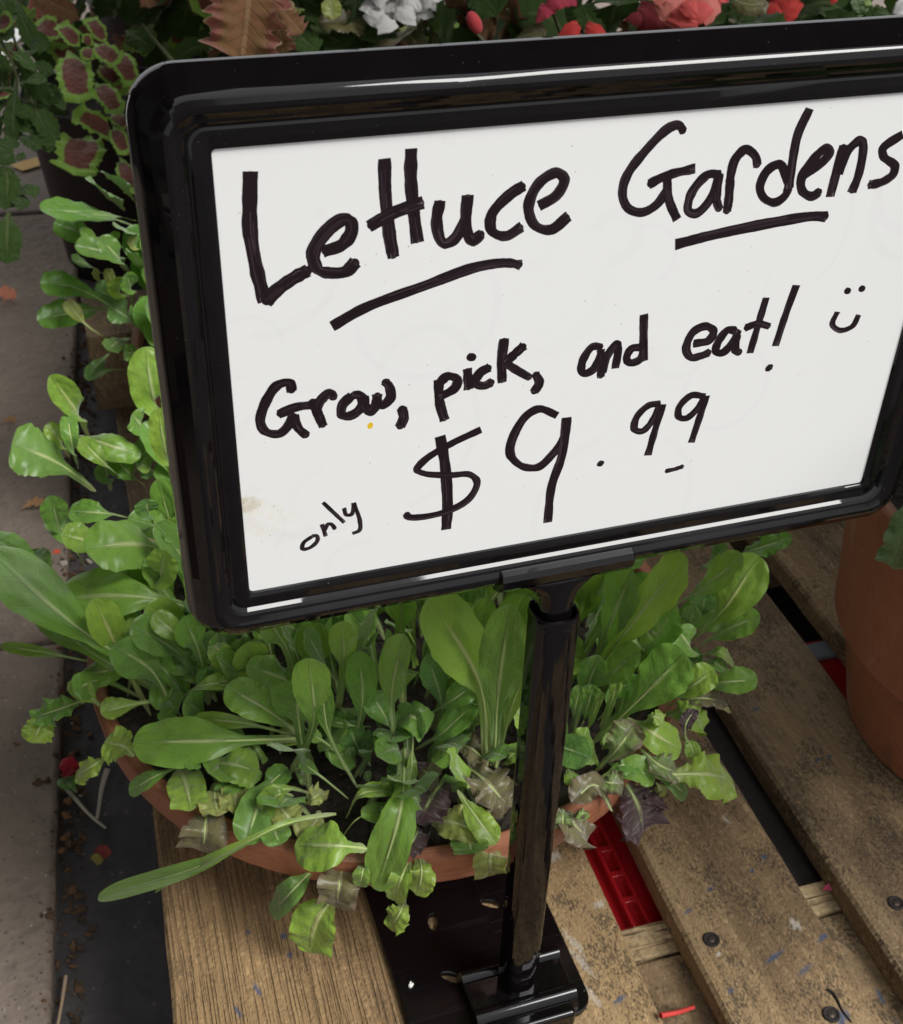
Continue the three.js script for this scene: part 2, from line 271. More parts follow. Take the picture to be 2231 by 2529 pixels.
function frameGeo() {
  // profile (outwards from the opening, forwards from the board), swept round a rounded rectangle
  const pr = [[-0.0015, 0.0003], [-0.0012, 0.0012], [0.0002, 0.0019], [0.0016, 0.0019], [0.0042, 0.0013], [0.0049, 0.0006], [0.0055, 0.0007], [0.0062, 0.0022], [0.0070, 0.0031], [0.0080, 0.0034], [0.0090, 0.0040], [0.0099, 0.0047], [0.0108, 0.0050], [0.0120, 0.0048], [0.0136, 0.0040], [0.0155, 0.0024], [0.0174, -0.0004], [0.0189, -0.0036], [0.0198, -0.0072], [0.0201, -0.0104], [0.0194, -0.0122], [0.0180, -0.0128], [0.002, -0.0128]];
  const nc = 14, ns = 10, ring = (u) => {
    const r = Math.max(0.0016, 0.0022 + u * 0.63), x = W / 2 + u - r, y = H / 2 + u - r, out = [];
    for (let k = 0; k < 4; k++) {
      const cx = k === 0 || k === 3 ? x : -x, cy = k < 2 ? y : -y, a0 = k * Math.PI / 2;
      for (let i = 0; i <= nc; i++) { const a = a0 + Math.PI / 2 * i / nc; out.push([cx + r * Math.cos(a), cy + r * Math.sin(a)]); }
      const nx = k === 0 || k === 1 ? -x : x, last = out[out.length - 1], a1 = a0 + Math.PI / 2, k2 = (k + 1) % 4, tx = (k2 === 0 || k2 === 3 ? x : -x) + r * Math.cos(a1), ty = (k2 < 2 ? y : -y) + r * Math.sin(a1);
      for (let i = 1; i < ns; i++) out.push([last[0] + (tx - last[0]) * i / ns, last[1] + (ty - last[1]) * i / ns]);
    }
    return out;
  };
  const P = [], U = [], I = [], N = ring(0).length;
  pr.map(([u, d]) => [u > 0.004 ? u * 1.08 : u, d * 1.1]).forEach(([u, d], j) => ring(u).forEach(([x, y], i) => { P.push(x + BX, y + BY, d); U.push(x * 4 + 0.5, y * 4 + d * 4); }));
  for (let j = 0; j < pr.length - 1; j++) for (let i = 0; i < N; i++) { const a = j * N + i, b = j * N + (i + 1) % N; I.push(a, a + N, b, b, a + N, b + N); }
  const g = new THREE.BufferGeometry(); g.setAttribute('position', new THREE.Float32BufferAttribute(P, 3)); g.setAttribute('uv', new THREE.Float32BufferAttribute(U, 2)); g.setIndex(I); g.computeVertexNormals();
  return toCreasedNormals(g, 0.75);
}
const frame = part('frame', signBack(frameGeo()), glossM, sign);
// handwriting: pen strokes given in photograph pixels are laid on the board plane
const boardTex = (() => {
  const cw = 2048, ch = Math.round(2048 * H / W), c = document.createElement('canvas'); c.width = cw; c.height = ch; const x = c.getContext('2d');
  x.fillStyle = '#e9eae8'; x.fillRect(0, 0, cw, ch);
  sign.updateMatrixWorld(true);
  const M = sign.matrixWorld.clone().multiply(tilt), inv = M.clone().invert(), n = V3(0, 0, 1).transformDirection(M), o = V3(0, 0, 0).applyMatrix4(M);
  const toBoard = (px, py) => { const d = dir(px, py), p = EYE.clone().addScaledVector(d, o.clone().sub(EYE).dot(n) / d.dot(n)).applyMatrix4(inv); return [(p.x - BX + W / 2) / W * cw, (H / 2 - (p.y - BY)) / H * ch]; };
  // faint smudges and specks of dirt
  for (let i = 0; i < 70; i++) { x.fillStyle = `rgba(${90 + rnd() * 60 | 0},${80 + rnd() * 40 | 0},70,${0.15 + rnd() * 0.3})`; x.beginPath(); x.ellipse(rnd() * cw, rnd() * ch, 1 + rnd() * 2.2, 0.8 + rnd() * 1.3, rnd() * 3, 0, 7); x.fill(); }
  const stain = (px, py, r, col) => { const [a, b] = toBoard(px, py); for (let i = 0; i < 160; i++) { const t = rnd() * 6.28, q = Math.sqrt(rnd()) * r; x.fillStyle = col; x.beginPath(); x.arc(a + Math.cos(t) * q * 1.4, b + Math.sin(t) * q, 2 + rnd() * 9, 0, 7); x.fill(); } };
  for (let i = 0; i < 26; i++) { const a = rnd() * cw, c0 = rnd() * ch, r = 60 + rnd() * 220; x.strokeStyle = `rgba(150,150,155,${0.012 + 0.02 * rnd()})`; x.lineWidth = 8 + rnd() * 30; x.beginPath(); x.arc(a, c0, r, rnd() * 6, rnd() * 6 + 1.2); x.stroke(); }
  stain(655, 1275, 60, 'rgba(226,205,170,0.05)'); stain(610, 1245, 25, 'rgba(200,180,150,0.07)');
  for (const [a, b] of [[640, 1245], [600, 1240], [625, 1236], [675, 1248], [665, 1320]]) { const [q, r] = toBoard(a, b); x.fillStyle = 'rgba(120,95,60,0.5)'; x.fillRect(q, r, 4, 2.4); }
  { const [a, b] = toBoard(914, 1050); x.fillStyle = '#e3bc2e'; x.beginPath(); x.ellipse(a, b, 8, 10, 0.3, 0, 7); x.fill(); }
  const scale = cw * 0.00153;                                              // board pixels per photograph pixel, near enough for pen widths
  const edge1 = (pts, i, wd, sd) => wd * (0.4 + 0.09 * (noise(i * 0.16 + sd, 3) - 0.5));
  function pen(ox, oy, k, width, text) {
    for (const s of text.trim().split(/\s*;\s*/)) {
      const raw = s.trim().split(/\s+/).map((q) => q.split(',').map(Number)).map(([a, b]) => toBoard(ox + a * k, oy + b * k)), wd = width * k * scale * 0.47;
      const pts = raw.length > 2 ? new THREE.CatmullRomCurve3(raw.map(([a, b]) => V3(a, b, 0)), false, 'centripetal').getPoints(raw.length * 14).map((p) => [p.x, p.y]) : raw.length === 2 ? Array.from({ length: 24 }, (_, i) => [raw[0][0] + (raw[1][0] - raw[0][0]) * i / 23, raw[0][1] + (raw[1][1] - raw[0][1]) * i / 23]) : [raw[0], [raw[0][0] + 3, raw[0][1] - 2]];
      // a chisel-tipped marker: the width changes with direction and pressure, the ends are cut off, some streaks run dry
      const sd = rnd() * 99, n = pts.length, edge = (t) => pts.map(([a, b], i) => {
        const p = pts[Math.max(0, i - 1)], q = pts[Math.min(n - 1, i + 1)], dx = q[0] - p[0], dy = q[1] - p[1], l = Math.hypot(dx, dy) || 1;
        const h = wd * (0.4 + 0.13 * Math.abs(Math.sin(Math.atan2(dy, dx) - 0.6)) + 0.09 * (noise(i * 0.16 + sd, 3) - 0.5) + 0.025 * (noise(i * 0.5 + sd, 8) - 0.5));
        return [a - dy / l * h * t, b + dx / l * h * t];
      });
      x.fillStyle = x.strokeStyle = 'rgb(33,23,27)'; x.lineJoin = 'round';
      for (let i = 1; i < n - 1; i++) { const [p, q] = [edge1(pts, i, wd, sd), pts[i]]; x.beginPath(); x.arc(q[0], q[1], p, 0, 7); if (i > 2 && i < n - 3) x.fill(); }
      const L = edge(1), Q = edge(-1).reverse(); x.beginPath(); [...L, ...Q].forEach(([a, b], i) => (i ? x.lineTo(a + (rnd() - 0.5) * 0.3, b + (rnd() - 0.5) * 0.3) : x.moveTo(a, b))); x.closePath(); x.fill();
      if (n < 5) { x.beginPath(); x.ellipse(pts[0][0], pts[0][1], wd * 0.52, wd * 0.44, 0.4, 0, 7); x.fill(); continue; }
      for (let h = 0; h < 7; h++) {
        const e = edge((rnd() - 0.5) * 1.7), i0 = Math.floor(rnd() * n * 0.8), i1 = Math.min(n, i0 + Math.floor((0.15 + 0.4 * rnd()) * n));
        x.strokeStyle = rnd() > 0.35 ? 'rgba(118,104,112,0.3)' : 'rgba(14,8,10,0.5)'; x.lineWidth = 1.2 + rnd() * wd * 0.09; x.beginPath(); for (let i = i0; i < i1; i++) (i > i0 ? x.lineTo(...e[i]) : x.moveTo(...e[i])); x.stroke();
      }
      for (const [end, step] of [[n - 1, -1]]) for (let h = 0; h < 5; h++) { const e = edge((rnd() - 0.5) * 1.6), k = 2 + Math.floor(rnd() * 4); x.strokeStyle = 'rgba(236,236,234,0.16)'; x.lineWidth = 1 + rnd() * 2.5; x.beginPath(); x.moveTo(...e[end]); for (let i = 1; i < k; i++) x.lineTo(...e[Math.max(0, end + step * i)]); x.stroke(); }
    }
  }
  const A = [450, 200, 0.49917], B = [1331, 150, 0.49917], C = [450, 850, 0.49917], D = [1331, 800, 0.49917], F1 = [0, 0, 1];
  pen(...A, 48, '337,445 334,600 336,740 370,940 410,1090 ; 410,1090 480,1022 570,962 622,935');
  pen(...A, 46, '695,842 790,808 836,745 830,690 790,685 705,750 648,850 672,930 740,948 812,938 858,892');
  pen(...A, 44, '1000,382 1004,550 1025,760 1045,872 ; 1132,332 1130,480 1145,650 1163,798 ; 922,718 1040,652 1192,598');
  pen(...A, 40, '1275,590 1258,700 1290,800 1340,785 1400,680 1412,562 ; 1408,570 1404,700 1432,790 1482,752 ; 1690,515 1620,560 1530,660 1532,740 1600,765 1680,718');
  pen(...F1, 20, '1330,508 1375,480 1393,442 1373,426 1330,452 1305,508 1320,555 1360,566 1404,532');
  pen(...A, 40, '740,1212 900,1122 1200,1010 1450,920 1600,898 1675,908');
  pen(...B, 36, '715,350 690,318 640,332 520,450 432,570 412,660 440,728 510,748 580,710 632,640 ; 542,610 620,570 772,530 ; 632,570 640,680 682,785');
  pen(...B, 36, '895,562 835,562 755,650 737,740 780,752 858,665 890,562 ; 888,560 878,690 892,735 ; 945,590 935,700 928,748 ; 940,600 970,485 1020,438 1068,470 1080,520');
  pen(...B, 36, '1228,600 1190,512 1130,540 1092,620 1112,678 1170,698 1220,660 1235,600 ; 1338,235 1280,360 1252,500 1235,630');
  pen(...B, 38, '1312,560 1398,502 1438,450 1418,432 1370,470 1300,570 1300,640 1350,668 1388,645 ; 1505,415 1480,510 1438,672 ; 1480,560 1530,440 1590,392 1602,420 1580,560 1545,650 ; 1798,362 1702,430 1702,470 1758,520 1748,562 1690,600 1628,612');
  pen(...B, 44, '672,908 850,862 1150,800 1350,768 1422,770');
  pen(...C, 37, '542,232 530,188 470,202 410,290 386,380 410,428 480,440 535,385 548,345 ; 475,345 560,310 640,298 ; 552,350 572,410 615,450 ; 640,275 670,340 698,405 ; 662,325 690,270 730,238 752,265');
  pen(...C, 38, '840,250 792,300 792,350 840,348 890,302 880,252 840,248 ; 900,255 902,300 930,332 958,295 965,245 ; 965,290 990,300 1030,262 1022,205 1002,182 ; 1085,312 1095,360 1076,408');
  pen(...C, 38, '1268,172 1272,280 1298,375 ; 1262,200 1310,158 1358,170 1350,212 1272,260 ; 1410,118 1416,222 ; 1430,62 ; 1520,112 1472,140 1450,190 1490,203 1532,185 ; 1592,-30 1580,80 1582,188 ; 1690,5 1640,50 1598,90 ; 1600,92 1660,130 1722,165 ; 1745,142 1765,190 1738,236');
  pen(...D, 34, '310,112 262,112 212,190 216,242 265,225 310,140 ; 305,125 305,200 305,262 ; 312,240 340,150 385,95 390,130 376,218 ; 510,112 455,122 432,170 450,190 500,172 520,112 ; 518,-50 516,80 518,182');
  pen(...B, 37, '762,1398 840,1380 862,1335 820,1312 760,1342 727,1420 750,1465 800,1458 843,1440 ; 970,1332 930,1332 880,1400 876,1438 910,1440 965,1380 982,1332 ; 976,1360 972,1430 990,1442');
  pen(...B, 32, '1123,1170 1090,1280 1042,1445 ; 1018,1320 1080,1300 1140,1312 ; 1272,1108 1220,1250 1168,1410 ; 1525,1137 ; 1596,1126');
  pen(...D, 28, '1128,222 1146,208 ; 296,692 310,685');
  pen(...B, 26, '1475,1240 1450,1300 1490,1332 1550,1310 1580,1255');
  pen(...C, 44, '1275,452 1300,600 1312,800 1305,915');
  pen(...C, 31, '1478,420 1330,490 1200,570 1162,618 1200,638 1330,645 1420,642 1458,680 1420,760 1320,820 1180,853 1112,850 1112,838');
  pen(...F1, 19, '1376,1025 1331,1009 1299,1026 1266,1080 1260,1120 1289,1150 1329,1152 1361,1124 1392,1082 1400,1035');
  pen(...D, 38, '136,460 112,650 62,800 42,980');
  pen(...D, 32, '598,392 540,402 482,460 472,518 510,528 558,480 592,410 ; 612,395 580,500 537,648 ; 820,357 752,352 692,410 692,458 730,463 788,410 815,360 ; 828,352 790,470 752,585');
  pen(...D, 22, '625,726 670,716 712,702');
  pen(...C, 17, '640,950 600,980 595,1010 630,1005 668,970 665,945 640,947 ; 690,888 710,948 ; 702,920 722,887 740,890 756,912 ; 696,780 740,822 802,880 ; 800,808 812,842 838,838 848,782 ; 848,782 878,870 876,918 842,934');
  const t = new THREE.CanvasTexture(c); t.colorSpace = THREE.SRGBColorSpace; t.magFilter = THREE.LinearFilter; return t;
})();
{
  const g = new THREE.PlaneGeometry(W, H); g.translate(BX, BY, 0.0004);
  const rest = box(W + 0.02, H + 0.02, 0.002, BX, BY, -0.0016);
  part('white_board', signBack(g), phy('#ffffff', { map: boardTex, roughness: 0.34, specularIntensity: 0.45 }), sign);
  part('backing', signBack(noUV([rest])), glossM, sign);
}
{ // clip under the frame, neck and pole
  const yb = BY - H / 2 - 0.0217;                                     // lower edge of the frame
  const cl = (() => { // sleeve gripping the lower bar
    const s = new THREE.Shape(), pr = [[0.0048, yb + 0.0128], [0.0068, yb + 0.0122], [0.0078, yb + 0.0102], [0.0070, yb + 0.0062], [0.0050, yb + 0.0036], [0.0016, yb + 0.0011], [-0.0028, yb - 0.0006], [-0.0080, yb - 0.0018], [-0.0116, yb - 0.0022], [-0.0162, yb - 0.0014], [-0.0162, yb + 0.008]];
    pr.forEach(([z, y], i) => (i ? s.lineTo(z, y) : s.moveTo(z, y)));
    const g = new THREE.ExtrudeGeometry(s, { depth: 0.0575, bevelEnabled: true, bevelSize: 0.0006, bevelThickness: 0.0006, bevelSegments: 2 });
    g.rotateY(-Math.PI / 2); g.translate(0.0295, 0, 0); return g;
  })();
  part('clip', signBack(noUV([cl])), glossM, sign);
  const st = [[0.001, 0.001, yb + 0.004], [0.0190, 0.0075, yb + 0.004], [0.0170, 0.0076, yb - 0.0002], [0.0136, 0.0077, yb - 0.0026], [0.0106, 0.0078, yb - 0.0052], [0.0086, 0.0078, yb - 0.0094], [0.0078, 0.0077, yb - 0.015], [0.0076, 0.0076, yb - 0.034]];
  const P = [], I = [], n = 32; st.forEach(([a, b, y]) => { for (let i = 0; i < n; i++) { const t = i / n * 2 * Math.PI, e = 0.72; P.push(Math.sign(Math.cos(t)) * Math.abs(Math.cos(t)) ** e * a, y, Math.sign(Math.sin(t)) * Math.abs(Math.sin(t)) ** e * b - 0.003); } });
  for (let j = 0; j < st.length - 1; j++) for (let i = 0; i < n; i++) { const a = j * n + i, b = j * n + (i + 1) % n; I.push(a, b, a + n, b, b + n, a + n); }
  const g = new THREE.BufferGeometry(); g.setAttribute('position', new THREE.Float32BufferAttribute(P, 3)); g.setIndex(I); g.computeVertexNormals();
  part('neck', signBack(g), glossM, sign);
  const top = yb - 0.0175;
  const pole = (() => {
    const rows = [[0.0082, 0.0082, top - 0.02], [0.0086, 0.0086, top - 0.001], [0.0090, 0.0090, top], [0.0100, 0.0098, top - 0.0004], [0.0105, 0.0102, top - 0.0018], [0.0106, 0.0103, top - 0.004], [0.0103, 0.01, top - 0.0056], [0.01, 0.0097, 0.002]], P2 = [], I2 = [], m = 64;
    rows.forEach(([a, b, y]) => { for (let i = 0; i < m; i++) { const t = i / m * 2 * Math.PI, e = 0.66; P2.push(Math.sign(Math.cos(t)) * Math.abs(Math.cos(t)) ** e * a, y, Math.sign(Math.sin(t)) * Math.abs(Math.sin(t)) ** e * b - 0.002); } });
    for (let k = 0; k < rows.length - 1; k++) for (let i = 0; i < m; i++) { const a = k * m + i, b = k * m + (i + 1) % m; I2.push(a, a + m, b, b, a + m, b + m); }
    const q = new THREE.BufferGeometry(); q.setAttribute('position', new THREE.Float32BufferAttribute(P2, 3)); q.setIndex(I2); q.computeVertexNormals(); return toCreasedNormals(q, 0.6);
  })();
  part('pole', signBack(pole), glossM, sign);
}
{ // foot: slotted plate with a ridged socket
  const s = new THREE.Shape(), x0 = -0.0635, x1 = 0.0365, zf = 0.022, zb = -0.135, r = 0.011;
  s.moveTo(x0, -zf); s.lineTo(x1 - r, -zf); s.absarc(x1 - r, -zf + r, r, -Math.PI / 2, 0, false); s.lineTo(x1, -zb); s.lineTo(x0, -zb); s.closePath();
  sign.updateMatrixWorld(true); const inv = sign.matrixWorld.clone().invert(), loc = (px, py) => { const p = onLevel(px, py, 0.004).applyMatrix4(inv); return [p.x, -p.z]; };
  const slot = (px, py, a, b, ang) => { const [cx, cy] = loc(px, py), h = new THREE.Path(); h.absellipse(cx, cy, a, b, 0, Math.PI * 2, true, ang); s.holes.push(h); };
  slot(1070, 2276, 0.0036, 0.0062, -0.25); slot(1214, 2232, 0.0075, 0.003, -0.55); slot(1120, 2415, 0.008, 0.0034, -0.62); slot(1414, 2441, 0.0021, 0.0021, 0);
  const g = new THREE.ExtrudeGeometry(s, { depth: 0.0022, bevelEnabled: true, bevelSize: 0.0008, bevelThickness: 0.0008, bevelSegments: 3, curveSegments: 20 }); g.rotateX(-Math.PI / 2); g.translate(0, 0.0012, 0);
  const plateM = phy('#ffffff', { map: scuffC, roughnessMap: scuffB, roughness: 4.5 });
  part('base_plate', g, plateM, sign);
  const half = (z, rad, h, len) => { const q = new THREE.CapsuleGeometry(rad, len, 6, 24); q.rotateZ(Math.PI / 2); q.scale(1, h, 1); q.translate(0, 0.004, z); return q; };
  const ridge = (z, rad, h) => { const q = new THREE.CylinderGeometry(rad, rad, 0.058, 32, 1); q.rotateZ(Math.PI / 2); q.scale(1, h, 1); q.translate(-0.001, 0.004, z); return q; };
  part('socket', noUV([ridge(-0.0115, 0.0062, 1.9), ridge(0.0135, 0.0066, 1.75), box(0.058, 0.01, 0.024, -0.001, 0.007, 0.001, 0.0015), box(0.0505, 0.013, 0.009, -0.001, 0.0062, 0.0225, 0.003)]), glossM, sign);
}

// ---------------------------------------------------------------- pots
const [clayC, clayB] = paint(512, 512, (u, v) => {
  const a = fbm(u * 8, v * 8, 4), k = fbm(u * 70, v * 70, 3), s = hash(Math.floor(u * 256), Math.floor(v * 256) + 77), ring = fbm(u * 2, v * 130, 2);
  const wm = fbm(u * 5 + 40, v * 4, 5); let c = mix3([0.31, 0.112, 0.055], [0.42, 0.168, 0.09], a * 0.8 + ring * 0.25); c = mix3(c, [0.5, 0.33, 0.25], sm(0.58, 0.7, wm) * 0.35); c = mix3(c, [0.16, 0.075, 0.045], sm(0.6, 0.75, fbm(u * 9, v * 3 + 8, 4)) * 0.5);
  if (k > 0.72) c = mix3(c, [0.25, 0.08, 0.035], 0.5);
  return [...c, 0.5 * k + 0.5 * ring];
});
const clayM = std('#ffffff', { map: again(clayC, 4, 1), bumpMap: again(clayB, 4, 1), bumpScale: 0.0008, roughness: 0.55 });
const [soilC, soilB] = paint(256, 256, (u, v) => { const a = fbm(u * 24, v * 24, 4), h = hash(Math.floor(u * 120), Math.floor(v * 120)); return [...(h > 0.994 ? [0.14, 0.11, 0.08] : mix3([0.012, 0.009, 0.007], [0.05, 0.036, 0.026], a)), a]; });
const soilM = std('#ffffff', { map: again(soilC, 2, 2), bumpMap: again(soilB, 2, 2), bumpScale: 0.01, roughness: 0.95 });
const BOWL = V3(-0.0385, PAL, -0.612), BR = 0.19;
function bowl(name, label, pos, R, h, yaw = 0) {
  const g = thing(name, label, 'plant pot', pos, yaw), k = R / 0.19;
  part('pot_wall', lathe([[0.001, 0.002], [0.118 * k, 0.0015], [0.124 * k, 0.005], [0.152 * k, h * 0.4], [0.171 * k, h * 0.66], [0.1765 * k, h * 0.7]]), clayM, g);
  part('pot_rim', lathe([[0.176 * k, h * 0.7], [0.1885 * k, h * 0.695], [R, h * 0.715], [R * 1.012, h * 0.96], [R * 1.009, h * 0.99], [R * 1.0, h], [R * 0.975, h], [R * 0.962, h * 0.98], [R * 0.955, h * 0.8]]), clayM, g);
  const s = new THREE.CircleGeometry(R * 0.957, 48); s.rotateX(-Math.PI / 2); s.translate(0, h * 0.86, 0); part('soil', s, soilM, g);
  return g;
}
bowl('terracotta_bowl', 'wide terracotta bowl full of young lettuce under the price sign', BOWL, BR, 0.085);
bowl('terracotta_bowl', 'terracotta bowl mostly hidden by dark lettuce behind the left edge of the sign', V3(-0.14, PAL, -1.0), 0.152, 0.085);
{
  const g = thing('terracotta_pot', 'tall shaded terracotta pot at the right edge on the pallet', 'plant pot', V3(0.3825, PAL, -0.6268));
  const brownM = clayM;
  part('pot_wall', lathe([[0.001, 0.001], [0.0945, 0.001], [0.0958, 0.003], [0.1145, 0.083], [0.1145, 0.084]]), brownM, g);
  part('pot_rim', lathe([[0.1145, 0.083], [0.1205, 0.0835], [0.1215, 0.0855], [0.132, 0.2], [0.1305, 0.203], [0.124, 0.203], [0.114, 0.18]]), brownM, g);
  const s = new THREE.CircleGeometry(0.12, 40); s.rotateX(-Math.PI / 2); s.translate(0, 0.188, 0); part('soil', s, soilM, g);
}

// ---------------------------------------------------------------- leaves
// leaf textures: u across the blade (0.5 is the midrib), v from the stalk to the tip; the colour of the leaf itself
function leafTex(blade, vein, edge, stalk, opt = {}) {
  const W0 = 256, H0 = 512;
  return paint(W0, H0, (u, v) => {
    const x = (u - 0.5) * 2, ax = Math.abs(x), side = x < 0 ? 0 : 31;
    const sd = opt.sd ?? 0, mott = fbm(u * 5 + 3 + sd, v * 9, 4), fine = fbm(u * 40, v * 80 + sd, 3);
    let c = mix3(blade, vein, 0.22 * (mott - 0.35) + 0.05 * fine);
    c = mix3(c, [blade[0] * 0.6, blade[1] * 0.68, blade[2] * 0.6], sm(0.5, 0.75, mott) * 0.5);
    // side veins leave the midrib at an angle and curve to the tip
    const q = (v - ax * (opt.slant ?? 0.16) + 0.03 * noise(v * 9 + side, ax * 3)) * (opt.veins ?? 11), d = Math.abs(q - Math.floor(q) - 0.5) * 2;
    const sv = sm(0.9, 1.0, d) * (1 - sm(0.75, 1, ax)) * 0.2, net = sm(0.5, 0.62, Math.abs(fbm(u * 26, v * 52, 2) - 0.5) * -2 + 0.6) * 0.18;
    c = mix3(c, vein, sv + net * 0.4);
    const rib = 1 - sm(0.02 + 0.09 * (1 - v), 0.06 + 0.17 * (1 - v), ax);
    c = mix3(c, stalk, rib * (1 - sm(0.6, 0.95, v)) * 0.8);
    c = mix3(c, stalk, 1 - sm(0.06, 0.36, v + 0.1 * (mott - 0.5) + ax * 0.08));
    if (edge) { const e = sm(opt.e0 ?? 0.45, opt.e1 ?? 0.95, Math.max(ax, (v - 0.45) * 1.7) + 0.5 * (mott - 0.5)); c = mix3(c, edge, e * (opt.ek ?? 0.8)); }
    if (opt.tip) c = mix3(c, [0.22, 0.13, 0.05], sm(0.9, 0.98, v + 0.1 * (fbm(u * 12, v * 12, 3) - 0.5)) * 0.9);
    const spot = hash(Math.floor(u * 128), Math.floor(v * 256) + 5); if (spot > 0.9985) c = mix3(c, [0.4, 0.42, 0.25], 0.5);
    return [...c, 0.5 + 0.3 * (mott - 0.5) * 2 - 0.5 * sv - 0.2 * net + 0.2 * rib];
  }, false);
}
const leafM = (t, tint = [1, 1, 1], o = {}) => phy(tint, { map: t[0], bumpMap: t[1], bumpScale: 0.0024, roughness: 1, transmission: 0.38, thickness: 0, clearcoat: 0.85, clearcoatRoughness: 0.34, ...o });
const STALK = [0.42, 0.52, 0.2];
const tGreen = leafTex([0.155, 0.345, 0.018], [0.33, 0.5, 0.08], null, STALK), tGreen2 = leafTex([0.18, 0.37, 0.022], [0.36, 0.5, 0.1], null, [0.46, 0.54, 0.22], { sd: 31, veins: 8, slant: 0.24 }), tGreen3 = leafTex([0.14, 0.305, 0.03], [0.26, 0.44, 0.1], [0.2, 0.34, 0.05], STALK, { sd: 77, veins: 13, e0: 0.8, e1: 1.25, ek: 0.6 });
const tLight = leafTex([0.28, 0.46, 0.03], [0.46, 0.6, 0.12], null, [0.5, 0.56, 0.25]);
const tRed = leafTex([0.17, 0.27, 0.045], [0.34, 0.4, 0.14], [0.13, 0.05, 0.04], [0.42, 0.45, 0.2], { e0: 0.4, e1: 1.0 });
const tPurple = leafTex([0.075, 0.04, 0.035], [0.16, 0.12, 0.08], [0.07, 0.022, 0.032], [0.28, 0.3, 0.14], { e0: 0.2, e1: 0.8 });
const tOlive = leafTex([0.17, 0.15, 0.045], [0.3, 0.27, 0.13], [0.14, 0.09, 0.05], [0.36, 0.34, 0.17], { e0: 0.5, e1: 1 });
const tYellow = leafTex([0.36, 0.42, 0.07], [0.5, 0.52, 0.2], [0.42, 0.36, 0.1], [0.5, 0.5, 0.24], { e0: 0.6, e1: 1.1, ek: 0.5 });
const LM = {
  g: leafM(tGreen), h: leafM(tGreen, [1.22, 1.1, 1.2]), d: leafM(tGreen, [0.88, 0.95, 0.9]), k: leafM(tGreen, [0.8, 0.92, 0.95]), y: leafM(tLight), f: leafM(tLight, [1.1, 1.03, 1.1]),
  r: leafM(tRed), p: leafM(tPurple, [1, 1, 1], { clearcoat: 0.6 }), o: leafM(tOlive), w: leafM(tYellow),
};
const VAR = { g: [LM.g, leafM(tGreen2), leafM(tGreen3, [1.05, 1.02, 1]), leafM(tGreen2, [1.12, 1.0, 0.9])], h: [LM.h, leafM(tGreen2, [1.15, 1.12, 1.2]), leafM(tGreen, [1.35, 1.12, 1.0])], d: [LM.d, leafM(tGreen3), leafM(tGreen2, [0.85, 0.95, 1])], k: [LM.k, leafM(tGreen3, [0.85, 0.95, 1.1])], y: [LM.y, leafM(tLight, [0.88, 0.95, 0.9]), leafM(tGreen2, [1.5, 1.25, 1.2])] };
const matOf = (k) => { const v = VAR[k]; return v ? v[Math.floor(rnd() * v.length)] : LM[k]; };
const ribM = phy([0.42, 0.52, 0.19], { roughness: 0.5, transmission: 0, clearcoat: 0.2, clearcoatRoughness: 0.35 });
